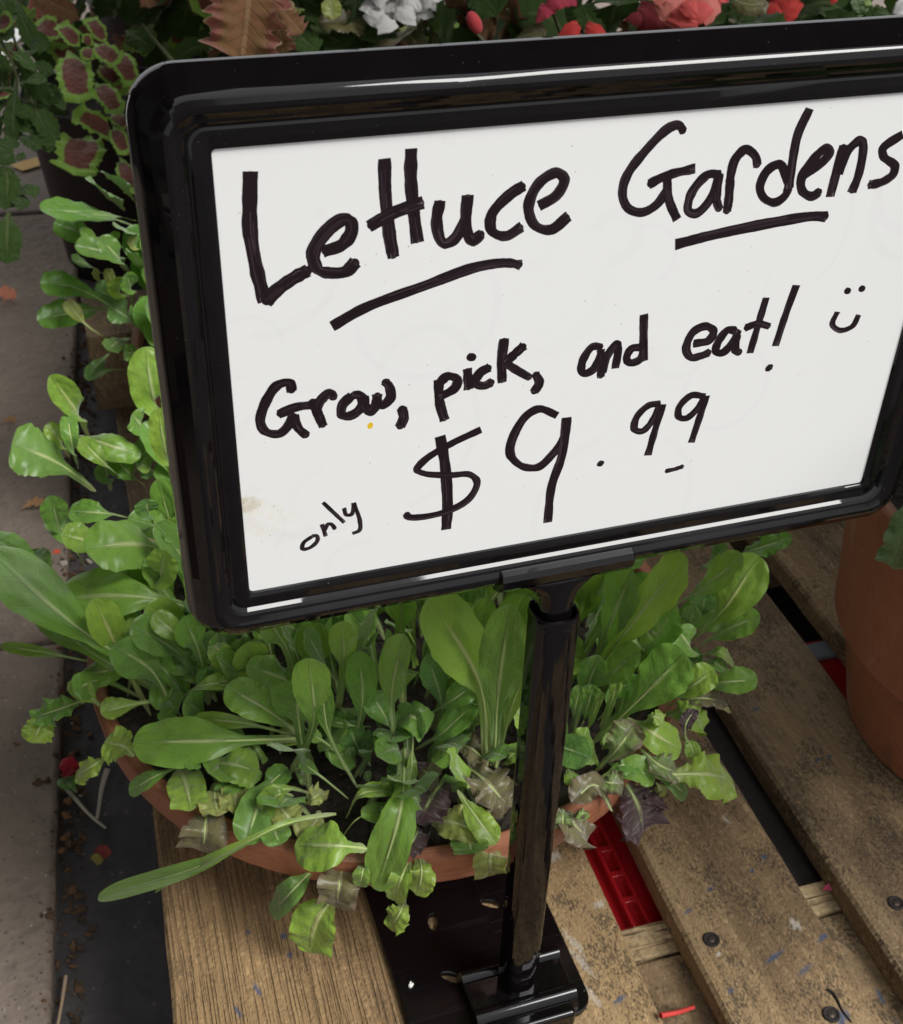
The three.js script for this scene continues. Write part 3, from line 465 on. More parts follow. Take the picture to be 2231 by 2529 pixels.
// p: three or more points from the stalk to the tip; w: full width of the blade in metres
function leafGeo(p, w, o = {}) {
  const c = new THREE.CatmullRomCurve3(p, false, 'centripetal'), nu = (o.nu ?? 26) + 4, nv = o.nv ?? 10, P = [], U = [], I = [], sd = o.seed ?? rnd() * 100;
  const pet = o.pet ?? 0.3, pk = o.peak ?? 0.66, fold = o.fold ?? 0.18, frill = o.frill ?? 0.028, ser = o.ser ?? 0.022, roll = o.roll ?? 0, cup = o.cup ?? 0.1, twist = o.twist ?? 0, pw = o.pw ?? 0.14, blunt = o.blunt ?? 0.5;
  const hint = (o.hint ?? EYE.clone().sub(p[1]).normalize().multiplyScalar(0.75).add(V3(0, 0.6, 0))).clone().normalize(), s = V3(), N = V3();
  const ribs = [];
  for (let i = 0; i <= nu; i++) {
    const u = 1 - (1 - i / nu) ** 1.65, q = c.getPoint(u), t = c.getTangent(u);       // closer rows towards the rounded tip
    N.copy(hint).addScaledVector(t, -hint.dot(t)); if (N.lengthSq() < 1e-4) N.set(0, 1, 0.2).addScaledVector(t, -t.y); N.normalize(); s.crossVectors(t, N).normalize();
    const a = roll + twist * (u - 0.5), S = s.clone().multiplyScalar(Math.cos(a)).addScaledVector(N, Math.sin(a)), M = N.clone().multiplyScalar(Math.cos(a)).addScaledVector(s, -Math.sin(a));
    const x = Math.max(0, (u - pet) / (1 - pet)), bl = x < pk ? Math.sin(Math.PI / 2 * x / pk) ** 1.15 : Math.pow(Math.max(0, 1 - ((x - pk) / (1 - pk)) ** 2.5), blunt);
    const endN = i === nu ? 0 : 1, hw = w / 2 * Math.max(bl, (pw + 0.05 * (u / Math.max(pet, 0.05))) * (u < 0.9 ? 1 : Math.max(0, (1 - u) * 10))) * (0.95 + 0.1 * noise(u * 4 + sd, 3)) * Math.max(endN, 0.02) * (0.35 + 0.65 * sm(-0.01, 0.07, u));
    ribs.push([q.clone(), hw, M.clone()]);
    for (let j = 0; j <= nv; j++) {
      const v = j / nv * 2 - 1, av = Math.abs(v), sg = v < 0 ? -1 : 1;
      const jag = 1 + ser * 2 * (noise(u * 34 + sd + sg * 50, 7) - 0.5) * av ** 4 + (o.lobe ?? 0) * Math.sin(u * (o.lobes ?? 14) * 6.283 + sg) * av ** 3;
      const wave = frill * 2 * w * (0.6 * Math.sin(u * 21 + sd + sg * 1.7) + 0.8 * (noise(u * 9 + sd, v * 2 + sd) - 0.5) + 0.4 * Math.sin(u * 47 + sd * 3 + sg)) * av ** 2.2 * Math.min(1, hw / w * 3);
      const bump = w * (0.04 * (noise(u * 7 + sd, v * 3 + 9) - 0.5) + 0.028 * (noise(u * 19 + sd, v * 6 + 4 + sd) - 0.5)) * Math.min(1, hw / w * 3);
      const X = q.clone().addScaledVector(S, v * hw * jag * (1 - 0.3 * fold * av)).addScaledVector(M, fold * 2 * hw * av - cup * 2 * hw * v * v + wave + bump);
      P.push(X.x, X.y, X.z); U.push(Math.min(0.995, Math.max(0.005, v * 0.5 + 0.5)), Math.min(0.995, Math.max(0.005, u)));
    }
  }
  for (let i = 0; i < nu; i++) for (let j = 0; j < nv; j++) { const a = i * (nv + 1) + j, b = a + nv + 1; I.push(a, a + 1, b, b, a + 1, b + 1); }
  const g = new THREE.BufferGeometry(); g.setAttribute('position', new THREE.Float32BufferAttribute(P, 3)); g.setAttribute('uv', new THREE.Float32BufferAttribute(U, 2)); g.setIndex(I); g.computeVertexNormals();
  g.userData.ribs = ribs; return g;
}
function ribGeo(g, w) { // the thick pale midrib and stalk
  const r = g.userData.ribs, n = 18, rad = 6, P = [], I = [];
  for (let i = 0; i <= n; i++) {
    const f = (1 - (1 - i / n * 0.8) ** (1 / 1.65)) * (r.length - 1), k = Math.floor(f), t = f - k, A = r[k], B = r[Math.min(k + 1, r.length - 1)], q = A[0].clone().lerp(B[0], t), M = A[2], T = B[0].clone().sub(A[0]).normalize(), S = V3().crossVectors(T, M).normalize();
    const R = Math.max(0.0004, Math.min(A[1] * 0.75, w * 0.045) * (1 - i / n) ** 1.1);
    for (let j = 0; j < rad; j++) { const a = j / rad * 6.2832, X = q.clone().addScaledVector(S, Math.cos(a) * R).addScaledVector(M, Math.sin(a) * R * 0.75 + R * 0.12); P.push(X.x, X.y, X.z); }
  }
  for (let i = 0; i < n; i++) for (let j = 0; j < rad; j++) { const a = i * rad + j, b = i * rad + (j + 1) % rad; I.push(a, b, a + rad, b, b + rad, a + rad); }
  const G = new THREE.BufferGeometry(); G.setAttribute('position', new THREE.Float32BufferAttribute(P, 3)); G.setIndex(I); G.computeVertexNormals(); return G;
}
const Z = { z5: [0, 1150, 0.38824], z6: [500, 1450, 0.41597], z7: [1200, 1250, 0.41597], a1: [0, 1750, 0.4437], a2: [800, 1950, 0.4437], z4: [0, 500, 0.3425], zc: [0, 330, 0.3081], zt: [0, 0, 0.16639], F: [0, 0, 1] };
const LOOK = {
  g: {}, h: {}, d: {}, k: {}, y: { frill: 0.035 }, f: { pet: 0.12, frill: 0.085, ser: 0.06, lobe: 0.025, lobes: 8, nu: 40, nv: 14, fold: 0.05, peak: 0.7 }, r: { pet: 0.2, frill: 0.1, ser: 0.06, lobe: 0.035, lobes: 7, nu: 38, nv: 14, peak: 0.66 },
  p: { pet: 0.1, frill: 0.12, ser: 0.06, lobe: 0.035, lobes: 9, nu: 38, nv: 14, peak: 0.6 }, o: { pet: 0.15, frill: 0.08, ser: 0.05, nu: 32, nv: 12 }, w: { pet: 0.08, frill: 0.06, ser: 0.03 },
};
const plants = {};
function plant(key, name, label, category, px, py, h, group) {
  const p = onLevel(px, py, h); plants[key] = { g: thing(name, label, category, p, 0, group), p };
  return plants[key];
}
function addLeaf(P, geo, mat, w, rib) {
  const m = part('leaf', geo.translate(-P.p.x, -P.p.y, -P.p.z), mat, P.g);
  if (rib) part('midrib', rib.translate(-P.p.x, -P.p.y, -P.p.z), ribM, m);
  return m;
}
// one line per leaf: kind, then stalk, middle, tip as x,y,height in cm above the boards, then the width, then options
function leaves(key, zone, text, byDepth) {
  const [ox, oy, k] = Z[zone], P = plants[key];
  for (const line of text.trim().split('\n')) {
    const tk = line.trim().split(/\s+/), kind = tk[0], pts = [], o = { ...LOOK[kind] }; let w = 0;
    for (const t of tk.slice(1)) {
      if (t.includes(',')) { const [x, y, h] = t.split(',').map(Number); pts.push(byDepth ? onDepth(ox + x * k, oy + y * k, h / 100) : onLevel(ox + x * k, oy + y * k, h / 100)); }
      else if (t[0] === 'W') w = +t.slice(1); else { const [n, v] = t.split('='); o[n] = +v; }
    }
    if ('ABCDEFGHIJKLMN'.includes(key) && !byDepth) for (const q of pts.slice(1)) { // leaves that hang over the rim pass in front of it
      let r = Math.hypot(q.x - BOWL.x, q.z - BOWL.z), n = 0; if (r < 0.145) continue;
      const step = EYE.clone().sub(q).normalize().multiplyScalar(0.002);
      while (r < 0.201 && q.y < PAL + 0.096 && n++ < 60) { q.add(step); r = Math.hypot(q.x - BOWL.x, q.z - BOWL.z); }
    }
    const mid = pts[1], depth = mid.clone().sub(EYE).dot(BACK) * -1, wm = w * k * depth / FOCAL * (o.wide ?? 1.16);
    const g = leafGeo(pts, wm, o), rib = o.norib ? null : ribGeo(g, wm);
    addLeaf(P, g, matOf(kind), wm, rib && !o.plain ? rib : null);
  }
}
const GRP = undefined;
const lettuce = (key, label, px, py, name = 'lettuce_plant') => plant(key, name, label, 'lettuce', px, py, 0.075);
lettuce('A', 'lettuce at the left rim with a long leaf on a thick pale rib', 430, 1690);
leaves('A', 'z5', `
g 1110,1410,9 560,1075,14 -70,540,13 W330 pet=.42 fold=.1 pw=.2 roll=.1
h 1110,1475,8 640,1225,11 215,900,10 W170 pet=.5 roll=.5 pw=.3
g 640,1260,8 320,1195,9 5,1145,9 W75 roll=.5
h 930,1250,9 700,1300,10.5 515,1330,9 W185 pet=.15 cup=.3
y 645,1535,9 545,1445,10 455,1365,10 W135 pet=.1
d 570,1480,8 400,1540,8 205,1610,7 W150 frill=.16 ser=.15 pet=.1
f 300,1530,7.5 262,1640,7 205,1765,6.5 W170
y 1110,1480,9 800,1530,9.5 640,1575,9 W145 fold=.3
g 930,1205,9 760,1110,12 610,1050,12 W160`);
lettuce('B', 'broad upright lettuce left of the sign corner with a large round blade', 520, 1560);
leaves('B', 'z5', `
h 1520,1010,11 900,835,15 330,855,14 W345 pet=.36 fold=.08 ser=.04 wide=1.15
g 1180,630,12 860,500,17 540,530,18 W335 pet=.1 peak=.55 fold=.08
h 770,570,12 560,480,15 390,440,16 W195 pet=.15
y 1010,800,13 1030,680,16 1045,535,18 W200 pet=.1 peak=.5
d 460,570,9 370,380,14 322,188,17 W150
d 810,330,11 640,300,14 440,295,14 W160
k 985,380,12 940,290,15 925,210,16 W140 pet=.1
d 540,640,9 440,470,13 330,310,13 W150
g 1200,480,12 1090,420,17 985,400,18 W180
k 1110,900,9 930,760,12 700,700,12 W200
d 330,770,8 180,620,11 -60,450,11 W190
d 420,760,8 290,650,10 180,560,10 W170`);
lettuce('C', 'tall lettuce at the back left with leaves standing out over the pavement', 330, 1200);
leaves('C', 'z4', `
y 1190,1580,13 1100,1380,18 1050,1040,21 W270 pet=.08 peak=.55 fold=.05
h 640,1700,13 530,1480,18 360,1245,21 W190 pet=.12 fold=.3 twist=.6
g 690,2080,11 400,1870,15 85,1740,17 W345 pet=.25 peak=.82 fold=.1 blunt=.35 ser=.06
y 500,1840,13 425,1710,16 345,1590,17 W120 pet=.1
d 565,1920,13 510,1700,17 490,1525,18 W120 pet=.1
h 545,1680,14 780,1750,15 1020,1830,14 W195 pet=.08 peak=.4 cup=.25
g 900,2010,11 720,1850,15 570,1700,16 W135
g 1080,1700,13 1010,1600,16 950,1530,17 W190 pet=.05
g 1190,1640,13 1090,1760,14 1000,1850,13 W190 pet=.05
y 1250,2020,13 1190,1780,18 1140,1480,21 W170 pet=.1
d 1050,2050,9 930,1950,12 820,1840,13 W190
k 1200,2030,9 1080,1930,12 980,1890,13 W180
k 800,2080,8 780,1980,11 740,1860,13 W170
y 960,1960,11 1020,1900,13 1090,1905,13 W110`);
lettuce('D', 'lettuce with many pale stalks just below the left sign corner', 620, 1700);
leaves('D', 'z5', `
y 1120,1510,9 1310,1395,13 1600,1365,12 W125 fold=.3
h 1400,1310,9 1160,1110,13.5 975,940,15 W150 pet=.45
g 1110,1390,9 930,1180,13 820,975,14 W130 pet=.4
d 1140,1260,9 1080,1120,13 1000,990,14 W120
y 1340,1110,13 1390,1180,14.5 1430,1265,13 W150 pet=.05
f 1500,1330,9 1520,1190,14 1690,1120,15 W80
d 1500,1290,9 1540,1200,13 1610,1110,14 W110
k 1420,1450,8 1400,1390,10 1250,1330,11 W150`);
leaves('D', 'z6', `
g 620,640,10 450,530,14 262,470,15 W205 pet=.12 peak=.5 fold=.05
h 595,890,10 370,720,14 140,590,15 W205 pet=.15 fold=.12
d 690,860,9 560,740,12 440,660,13 W150
y 30,640,10 120,560,13 270,560,12 W110 fold=.3`);
leaves('D', 'a1', `
g 1700,165,10 1220,180,12 740,190,11.5 W265 pet=.3 fold=.08
y 1690,160,10 1350,80,12 1080,55,12 W85 roll=.4
d 1060,310,8 880,370,8 718,465,6.5 W100`);
lettuce('E', 'lettuce with two slim spoon-shaped leaves standing in the centre of the bowl', 770, 1900);
leaves('E', 'z6', `
h 520,1110,9 660,800,15 630,420,20 W205 pet=.42 pw=.2 fold=.12
g 920,1190,9 740,830,15 712,540,18 W130 pet=.4 roll=.4
g 1150,1000,9 1125,640,16 1200,275,22 W190 pet=.38 fold=.3
d 890,970,9 950,680,14 930,380,18 W165 pet=.3
h 800,770,10 840,480,16 830,200,21 W150 pet=.45 pw=.3
h 930,420,13 970,290,17 1010,130,21 W170 pet=.1
h 605,510,12 540,360,16 465,230,19 W125 pet=.4 pw=.3
d 830,610,11 700,420,16 605,250,19 W120
d 1135,910,9 1080,760,13 1000,630,14 W160
g 1140,800,11 1250,770,13 1340,850,12 W180 pet=.05 peak=.5
d 1265,965,9 1430,860,12 1630,670,14 W155
d 1325,770,11 1470,680,14 1630,570,15 W150
k 1000,1060,8 920,950,10 860,800,12 W150
k 760,1000,8 800,860,11 900,760,12 W140
y 855,1370,9 950,1225,12 1130,1205,11 W95 fold=.3
h 825,1490,8 930,1370,10.5 1110,1295,10 W55 pet=.7
g 865,1255,9 700,1120,11 580,1035,11 W75 pet=.5
h 850,1055,9 740,930,12 630,865,13 W80 pet=.6
h 920,900,9 960,720,13 985,590,14 W60 pet=.8 pw=.6
d 1000,830,9 880,820,12 740,790,12 W60 pet=.4
g 1150,1080,9 1100,960,11 1020,890,12 W80 pet=.6
g 1000,1195,8 985,1140,9 975,1090,10 W50
d 900,1060,9 880,1000,10 870,950,11 W70 pet=.1
k 1080,1180,9 1120,1120,10 1200,1080,10 W130`);
lettuce('F', 'tall upright lettuce just left of the black pole, two leaves reaching the sign', 1210, 1890);
leaves('F', 'z6', `
h 1690,1060,9 1640,560,17 1345,60,23 W320 pet=.38 fold=.14 pw=.16
g 1730,1060,9 1760,600,17 1830,100,24 W250 pet=.25 fold=.2
d 1600,1000,9 1560,560,14 1500,160,20 W170
k 1450,900,8 1400,600,13 1330,400,16 W170
d 1540,830,8 1600,560,13 1640,300,18 W150`);
leaves('F', 'z7', `
y 80,1510,9 140,1240,14 240,960,18 W95 pet=.3
y 30,1540,9 25,1200,14 15,900,18 W95 pet=.4
g 50,1500,9 190,920,16 230,840,17 W150 pet=.4
h 60,1550,9 120,960,17 230,520,23 W230 pet=.4 pw=.25
y 100,1540,8 140,1490,9.5 195,1445,10 W90 pet=.05
y -60,1400,9 -90,1200,12 -140,1040,13 W80`);
lettuce('G', 'lettuce leaf hanging straight down over the front rim left of the pole', 1000, 1960);
leaves('G', 'z6', `
h 1200,960,10.5 1175,1330,12 1035,1800,4.5 W225 pet=.2 fold=.16 ser=.06 pw=.3
g 1250,870,11 1245,1020,11.5 1235,1170,10.5 W80 roll=.6
d 1240,1000,10 1190,1120,11 1100,1230,11 W110`);
leaves('G', 'a2', `
y 505,335,7.5 435,480,5.5 395,620,3.5 W125 pet=.1 fold=.3 ser=.08
f 505,330,7.5 545,450,6 520,590,4 W140
f 450,600,4 425,680,3 365,775,1.5 W130 pet=.1
p 525,205,8 505,270,7 455,350,6 W150 frill=.14
g 225,390,7 215,460,6 200,540,5 W95 pet=.1`);
lettuce('H', 'pale yellowing lettuce sagging over the front left rim with a shrivelled core', 530, 1960);
leaves('H', 'a1', `
h 1870,585,11 1560,650,13 1180,850,11 545,1055,4 W120 pet=.52 peak=.72 fold=.25 pw=.24 ser=0 frill=.01
y 1870,590,11.5 1560,655,13.6 1250,815,12 865,1025,6 W75 pet=.35 fold=.4 pw=.35 roll=-.3 ser=0
y 995,320,9 1040,440,8.5 1065,570,7 W195 pet=.03 peak=.45
y 1180,310,10 1300,310,11 1445,355,10 W205 pet=.03 peak=.5 cup=.2
w 1200,410,9 1195,500,9.5 1215,600,8 W165 frill=.09 ser=.03
w 1270,380,9 1310,480,9 1310,590,7.5 W165 frill=.15
o 1150,550,8 1140,680,6 1130,795,4 W250 pet=.04 peak=.6
d 1600,330,9 1450,520,10 1370,760,6 W195 pet=.1
y 1740,475,9 1570,455,11 1455,570,10 W125 fold=.3
f 750,265,9 690,210,9.5 580,190,8.5 W190
f 610,265,8.5 520,315,8.5 420,385,7 W115
w 1530,470,9 1570,560,10 1640,640,9 W170
d 1480,620,7 1530,690,6 1560,760,5 W150 pet=.1
h 1380,160,10 1430,220,10 1480,300,9 W40 pet=.8 pw=.8
h 1300,240,9 1380,220,10 1450,250,9 W40 pet=.8 pw=.8
h 1640,320,9 1680,400,9 1690,430,8 W35 pet=.8 pw=.8
d 1440,480,8 1500,420,9.5 1600,330,9.5 W120
k 1250,250,8 1180,200,9 1130,260,9 W130`);
lettuce('I', 'round pale green leaves of a lettuce drooping in front of the terracotta rim', 800, 2080);
leaves('I', 'z6', `
y 975,1552,10 800,1535,11 548,1535,8.5 W265 pet=.25 peak=.55 pw=.2 fold=.05
w 700,1330,9 650,1420,9.5 560,1480,8.5 W190
g 540,1240,10 460,1230,11 350,1310,10 W120 fold=.3
w 610,1290,10 660,1250,11 720,1210,10.5 W100 frill=.2`);
leaves('I', 'a1', `
d 1770,870,6.5 1640,1000,4.5 1510,1145,2.5 W150 pet=.12 clear=1`);
leaves('I', 'F', `
y 832,2205,5.5 785,2270,3.5 765,2352,1.5 W108 pet=.05 peak=.55
o 850,2120,6.5 838,2185,4.5 832,2240,3 W92 pet=.05 peak=.5`);
lettuce('J', 'large lettuce right of the pole with long leaves leaning under the sign', 1440, 1820);
leaves('J', 'z7', `
y 515,1205,9 850,725,17 1200,310,24 W235 pet=.3 fold=.12 ser=.05 pw=.3
g 620,1000,9 760,650,17 870,370,22 W250 pet=.2
d 560,890,10 630,730,15 700,570,19 W160
d 560,570,14 660,500,17 750,425,19 W120
d 930,890,10 1040,740,15 1130,580,18 W225 pet=.08 peak=.55 fold=.16
y 935,930,9 900,800,14 825,700,16 W130 pet=.15
g 540,1185,9 740,1000,14 920,850,17 W190 pet=.3
g 635,1405,9 940,1120,14 1185,870,17 W285 pet=.3 fold=.1 ser=.05
y 1090,900,13 1055,860,14.5 1040,815,15 W75 pet=.05
h 600,1350,9 640,1230,12 690,1100,14 W55 pet=.8 pw=.8
y 690,1330,9 740,1180,12 785,1030,14 W70 pet=.6 pw=.6
d 560,1350,8 600,1200,12 640,1060,14 W140
g 505,1320,9 530,1200,12 560,1060,14 W80
y 690,1440,9 720,1400,10 710,1350,11 W85 pet=.05
k 800,1250,8 860,1120,11 900,1000,12 W150`);
lettuce('K', 'lettuce at the right back of the bowl with smooth glossy rounded blades', 1700, 1700);
leaves('K', 'z7', `
g 1110,600,13 1320,460,18 1530,295,21 W170 pet=.12 fold=.2
h 1230,790,12 1430,590,17 1625,295,20 W245 pet=.25 fold=.1
g 1265,830,11 1440,730,14.5 1630,650,16 W165 pet=.15
d 1440,310,13 1610,255,15.5 1820,185,17 W120 pet=.1 ser=.12 frill=.12
d 1200,770,11 1215,690,14 1235,590,16 W105
g 1260,900,10 1200,820,14 1130,720,15 W165 pet=.1
y 1265,895,11 1390,865,13 1475,950,11 W70 pet=.05
d 1275,905,10 1360,930,12 1440,985,11 W85 pet=.1
g 1190,1085,9 1420,1045,12 1615,1030,12.5 W155 pet=.2
y 1065,1175,9 1230,1065,13 1360,970,14 W170 pet=.15
d 1260,400,11 1330,330,15 1440,250,17 W150
k 1250,700,9 1290,600,12 1300,520,13 W150
k 1150,1000,8 1220,940,11 1290,900,12 W150
g 1010,450,12 1080,350,17 1150,280,19 W140`);
lettuce('L', 'frilly bright lettuce hanging over the right rim above the bare boards', 1620, 1850);
leaves('L', 'z7', `
o 1075,1185,9 1270,1140,11 1430,1165,10 W110 pet=.1
w 1330,1170,9.5 1400,1185,9.5 1448,1212,8.5 W60
y 1065,1240,9 1190,1225,10.5 1300,1310,9 W155 pet=.05 frill=.15
p 1185,1385,9.5 1190,1290,10.8 1245,1205,11 W80
y 820,1255,10 980,1340,11 1160,1450,9.5 W205 pet=.12 cup=.2
r 640,1585,9 790,1430,12 890,1285,13 W185
f 930,1290,11 1000,1250,12 1060,1280,11.5 W90
y 470,1470,9 560,1430,10.5 645,1440,10 W210 pet=.05 peak=.5
g 640,1640,8.5 860,1560,9.5 1005,1615,9 W170 pet=.1 fold=.25
r 920,1440,10 1020,1530,10 1150,1590,8.5 W170
f 1085,1595,9 1290,1590,9 1465,1625,7 W265 pet=.06 peak=.72 blunt=.35 ser=.1 lobe=.045 lobes=8 frill=.09
d 990,1600,8.5 1100,1640,8 1195,1725,6.5 W115 pet=.1
y 1150,1360,9 1210,1410,9.5 1240,1500,8.5 W95
w 1010,1640,8 1040,1680,7.5 1030,1700,7 W70
y 470,1520,8 500,1590,8.5 530,1665,8 W90
k 700,1500,8 800,1540,9 900,1500,9.5 W170
g 1180,1350,9.5 1200,1400,9.5 1215,1430,9 W80`);
lettuce('M', 'dark purple frilled lettuce hanging over the rim right of the pole', 1530, 1930);
leaves('M', 'z7', `
p 830,1640,7.5 900,1770,6 930,1935,3.5 W270 pet=.03 blunt=.35
p 900,1620,7.5 980,1690,7 1050,1740,6 W150 pet=.03
o 750,1810,7.5 640,1655,10 510,1760,7 W150 fold=.3
r 640,1600,8 720,1640,9 820,1650,8 W140`);
leaves('M', 'a2', `
o 1385,95,7.5 1385,180,6 1470,275,4 W190 frill=.13
r 1330,90,7.5 1330,150,6.5 1330,220,5 W110
y 1450,90,7 1440,130,6.5 1445,170,6 W70`);
lettuce('N', 'dark reddish lettuce in the middle of the front rim beside the hanging leaf', 1130, 1930);
leaves('N', 'z6', `
p 1430,1150,9.5 1350,1265,10 1285,1410,8.5 W235 pet=.03 peak=.55
w 1350,1395,9 1500,1400,10 1650,1450,8.5 W200 pet=.03 peak=.5
y 1515,1205,10.5 1620,1360,10.5 1745,1525,7.5 W150 pet=.12 fold=.2
o 1560,1060,10 1700,1170,11 1810,1300,8.5 W240 pet=.04 frill=.2
o 1500,930,10 1600,960,10.5 1690,1040,9.5 W170 pet=.05
p 1280,1190,9 1310,1120,10.5 1330,1040,11 W130
o 1250,1080,10 1330,1100,11 1390,1170,10 W140
g 1500,1110,9.5 1510,1160,10 1500,1220,9.5 W50`);
leaves('N', 'a2', `
g 790,235,7.5 810,300,6.5 825,360,5.5 W190 pet=.03 peak=.5
w 930,320,7 925,400,5.5 925,480,4 W165 pet=.03 peak=.5`);
leaves('N', 'z7', `
o 20,1560,9 70,1680,9 60,1830,6.5 W200 pet=.04`);
// lower, shaded leaves between the others, on the nearest plant
{
  const keys = Object.keys(plants);
  for (let i = 0; i < 330; i++) {
    const a = rnd() * 6.283, r = Math.sqrt(rnd()) * (i > 150 ? 0.172 : 0.16), b = V3(BOWL.x + Math.cos(a) * r, PAL + 0.074, BOWL.z + Math.sin(a) * r);
    if (b.x > 0.0 && b.z > -0.465) continue; if (i > 210 && b.z < -0.6) continue;
    let best = keys[0], bd = 9; for (const k of keys) { const d = plants[k].p.distanceTo(b); if (d < bd) { bd = d; best = k; } }
    const L = i > 210 ? rr(0.032, 0.062) : rr(0.05, 0.115), out = V3(Math.cos(a), 0, Math.sin(a)).multiplyScalar(L * rr(0.05, 0.5) * (0.25 + r / 0.16)), tip = b.clone().add(out).add(V3(rr(-0.02, 0.02), L * rr(0.45, 0.95), rr(-0.02, 0.02)));
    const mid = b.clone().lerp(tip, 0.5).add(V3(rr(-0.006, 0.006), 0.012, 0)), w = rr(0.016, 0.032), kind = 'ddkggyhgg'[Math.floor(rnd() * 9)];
    const g = leafGeo([b, mid, tip], w, { ...LOOK[kind], nu: 16, nv: 6, pet: rr(0.2, 0.45), roll: rr(-0.5, 0.5), fold: 0.2 });
    addLeaf(plants[best], g, matOf(kind), w, i % 2 ? ribGeo(g, w) : null);
  }
  for (let i = 0; i < 80; i++) { // slim pale-stalked leaves standing in the middle
    const a = rnd() * 6.283, r = Math.sqrt(rnd()) * 0.13, c = V3(BOWL.x + Math.cos(a) * r, PAL + 0.074, BOWL.z + Math.sin(a) * r); if (c.z > -0.5) continue;
    let best = keys[0], bd = 9; for (const k of keys) { const d = plants[k].p.distanceTo(c); if (d < bd) { bd = d; best = k; } }
    const L = rr(0.07, 0.125), tip = c.clone().add(V3(Math.cos(a) * L * rr(0, 0.4) + rr(-0.02, 0.02), L * 0.92, Math.sin(a) * L * rr(0, 0.4))), mid = c.clone().lerp(tip, 0.5).add(V3(rr(-0.008, 0.008), 0.006, 0)), w = rr(0.014, 0.024), kind = 'yhgh'[i % 4];
    const g = leafGeo([c, mid, tip], w, { ...LOOK[kind], nu: 16, nv: 6, pet: rr(0.45, 0.65), pw: 0.26, fold: 0.25, roll: rr(-0.4, 0.4) });
    addLeaf(plants[best], g, matOf(kind), w, ribGeo(g, w * 1.5));
  }
}

// ---------------------------------------------------------------- second lettuce bowl, behind the left edge of the sign
Object.assign(Z, { z1: [0, 0, 0.3106], tA: [280, 0, 0.2995], tB: [760, 0, 0.2995], tC: [1250, 0, 0.2995], tD: [1750, 0, 0.2668], zr: [1700, 1150, 0.3424] });
lettuce('P', 'dark lettuce leaning over the pavement behind the left sign edge', 330, 830, 'lettuce_plant');
leaves('P', 'zc', `
k 1130,760,14 720,640,20 325,610,22 W210 pet=.12 peak=.7
d 1090,700,15 900,660,20 620,640,22 W75 pet=.1
k 900,960,13 660,800,17 430,720,18 W230 pet=.1 peak=.6
g 900,1010,14 780,900,18 640,760,20 W110 pet=.1
g 1000,1100,13 880,960,18 600,900,19 W190 pet=.1 fold=.3
d 1060,1150,13 950,1000,19 800,830,21 W160
d 820,1120,12 680,1040,15 575,1010,16 W120 pet=.1
k 1080,1500,9 620,1240,13 320,1200,14 W215 pet=.25 peak=.7
k 900,1400,9 600,1430,11 298,1500,11 W225 pet=.15 peak=.62
w 890,1665,9 690,1530,12 528,1340,13 W110 pet=.5 pw=.12
y 1000,1400,10 960,1280,14 930,1150,16 W170
w 930,1260,14 890,1170,15 855,1080,16 W80 pet=.05
w 810,1210,14 780,1150,15 750,1085,16 W60 pet=.05
g 1060,1400,11 1050,1250,15 1010,1120,17 W150
y 1190,1440,11 1140,1380,13 1110,1320,14 W90
d 1040,1640,9 930,1680,11 865,1740,11 W150 pet=.05
g 1190,1820,9 1080,1760,11 990,1760,11 W140 pet=.05
k 880,1760,8 780,1860,8 690,1970,7 W110 pet=.1
k 1000,1890,7 860,1900,8 720,1960,7 W70
w 1140,960,16 1080,900,18 1035,830,19 W90 pet=.05
d 1150,850,15 1060,800,19 940,760,21 W160
g 1110,950,14 940,880,19 880,800,20 W120
d 1000,620,15 880,500,20 720,390,23 W210 pet=.1
k 1100,560,15 980,430,20 880,330,23 W200
d 1180,1180,12 1110,1050,17 1060,960,19 W170
k 1150,1560,9 1000,1460,12 880,1380,13 W210
d 1200,1560,10 1120,1500,13 1030,1460,14 W170 pet=.05
k 1060,1300,9 900,1300,11 760,1250,12 W190`);
{ const P = plants.P;
  for (let i = 0; i < 95; i++) {
    const a = rnd() * 6.283, r = Math.sqrt(rnd()) * 0.12, b = V3(-0.14 + Math.cos(a) * r, PAL + 0.07, -1.0 + Math.sin(a) * r), L = rr(0.08, 0.17);
    const tip = b.clone().add(V3(Math.cos(a) * L * rr(0.1, 0.6), L * rr(0.5, 0.95), Math.sin(a) * L * rr(0.1, 0.6))), mid = b.clone().lerp(tip, 0.5).add(V3(0, 0.015, 0)), w = rr(0.022, 0.042), kind = 'dkgkd'[Math.floor(rnd() * 5)];
    addLeaf(P, leafGeo([b, mid, tip], w, { nu: 14, nv: 6, pet: 0.25, roll: rr(-0.5, 0.5) }), matOf(kind), w, null);
  } }

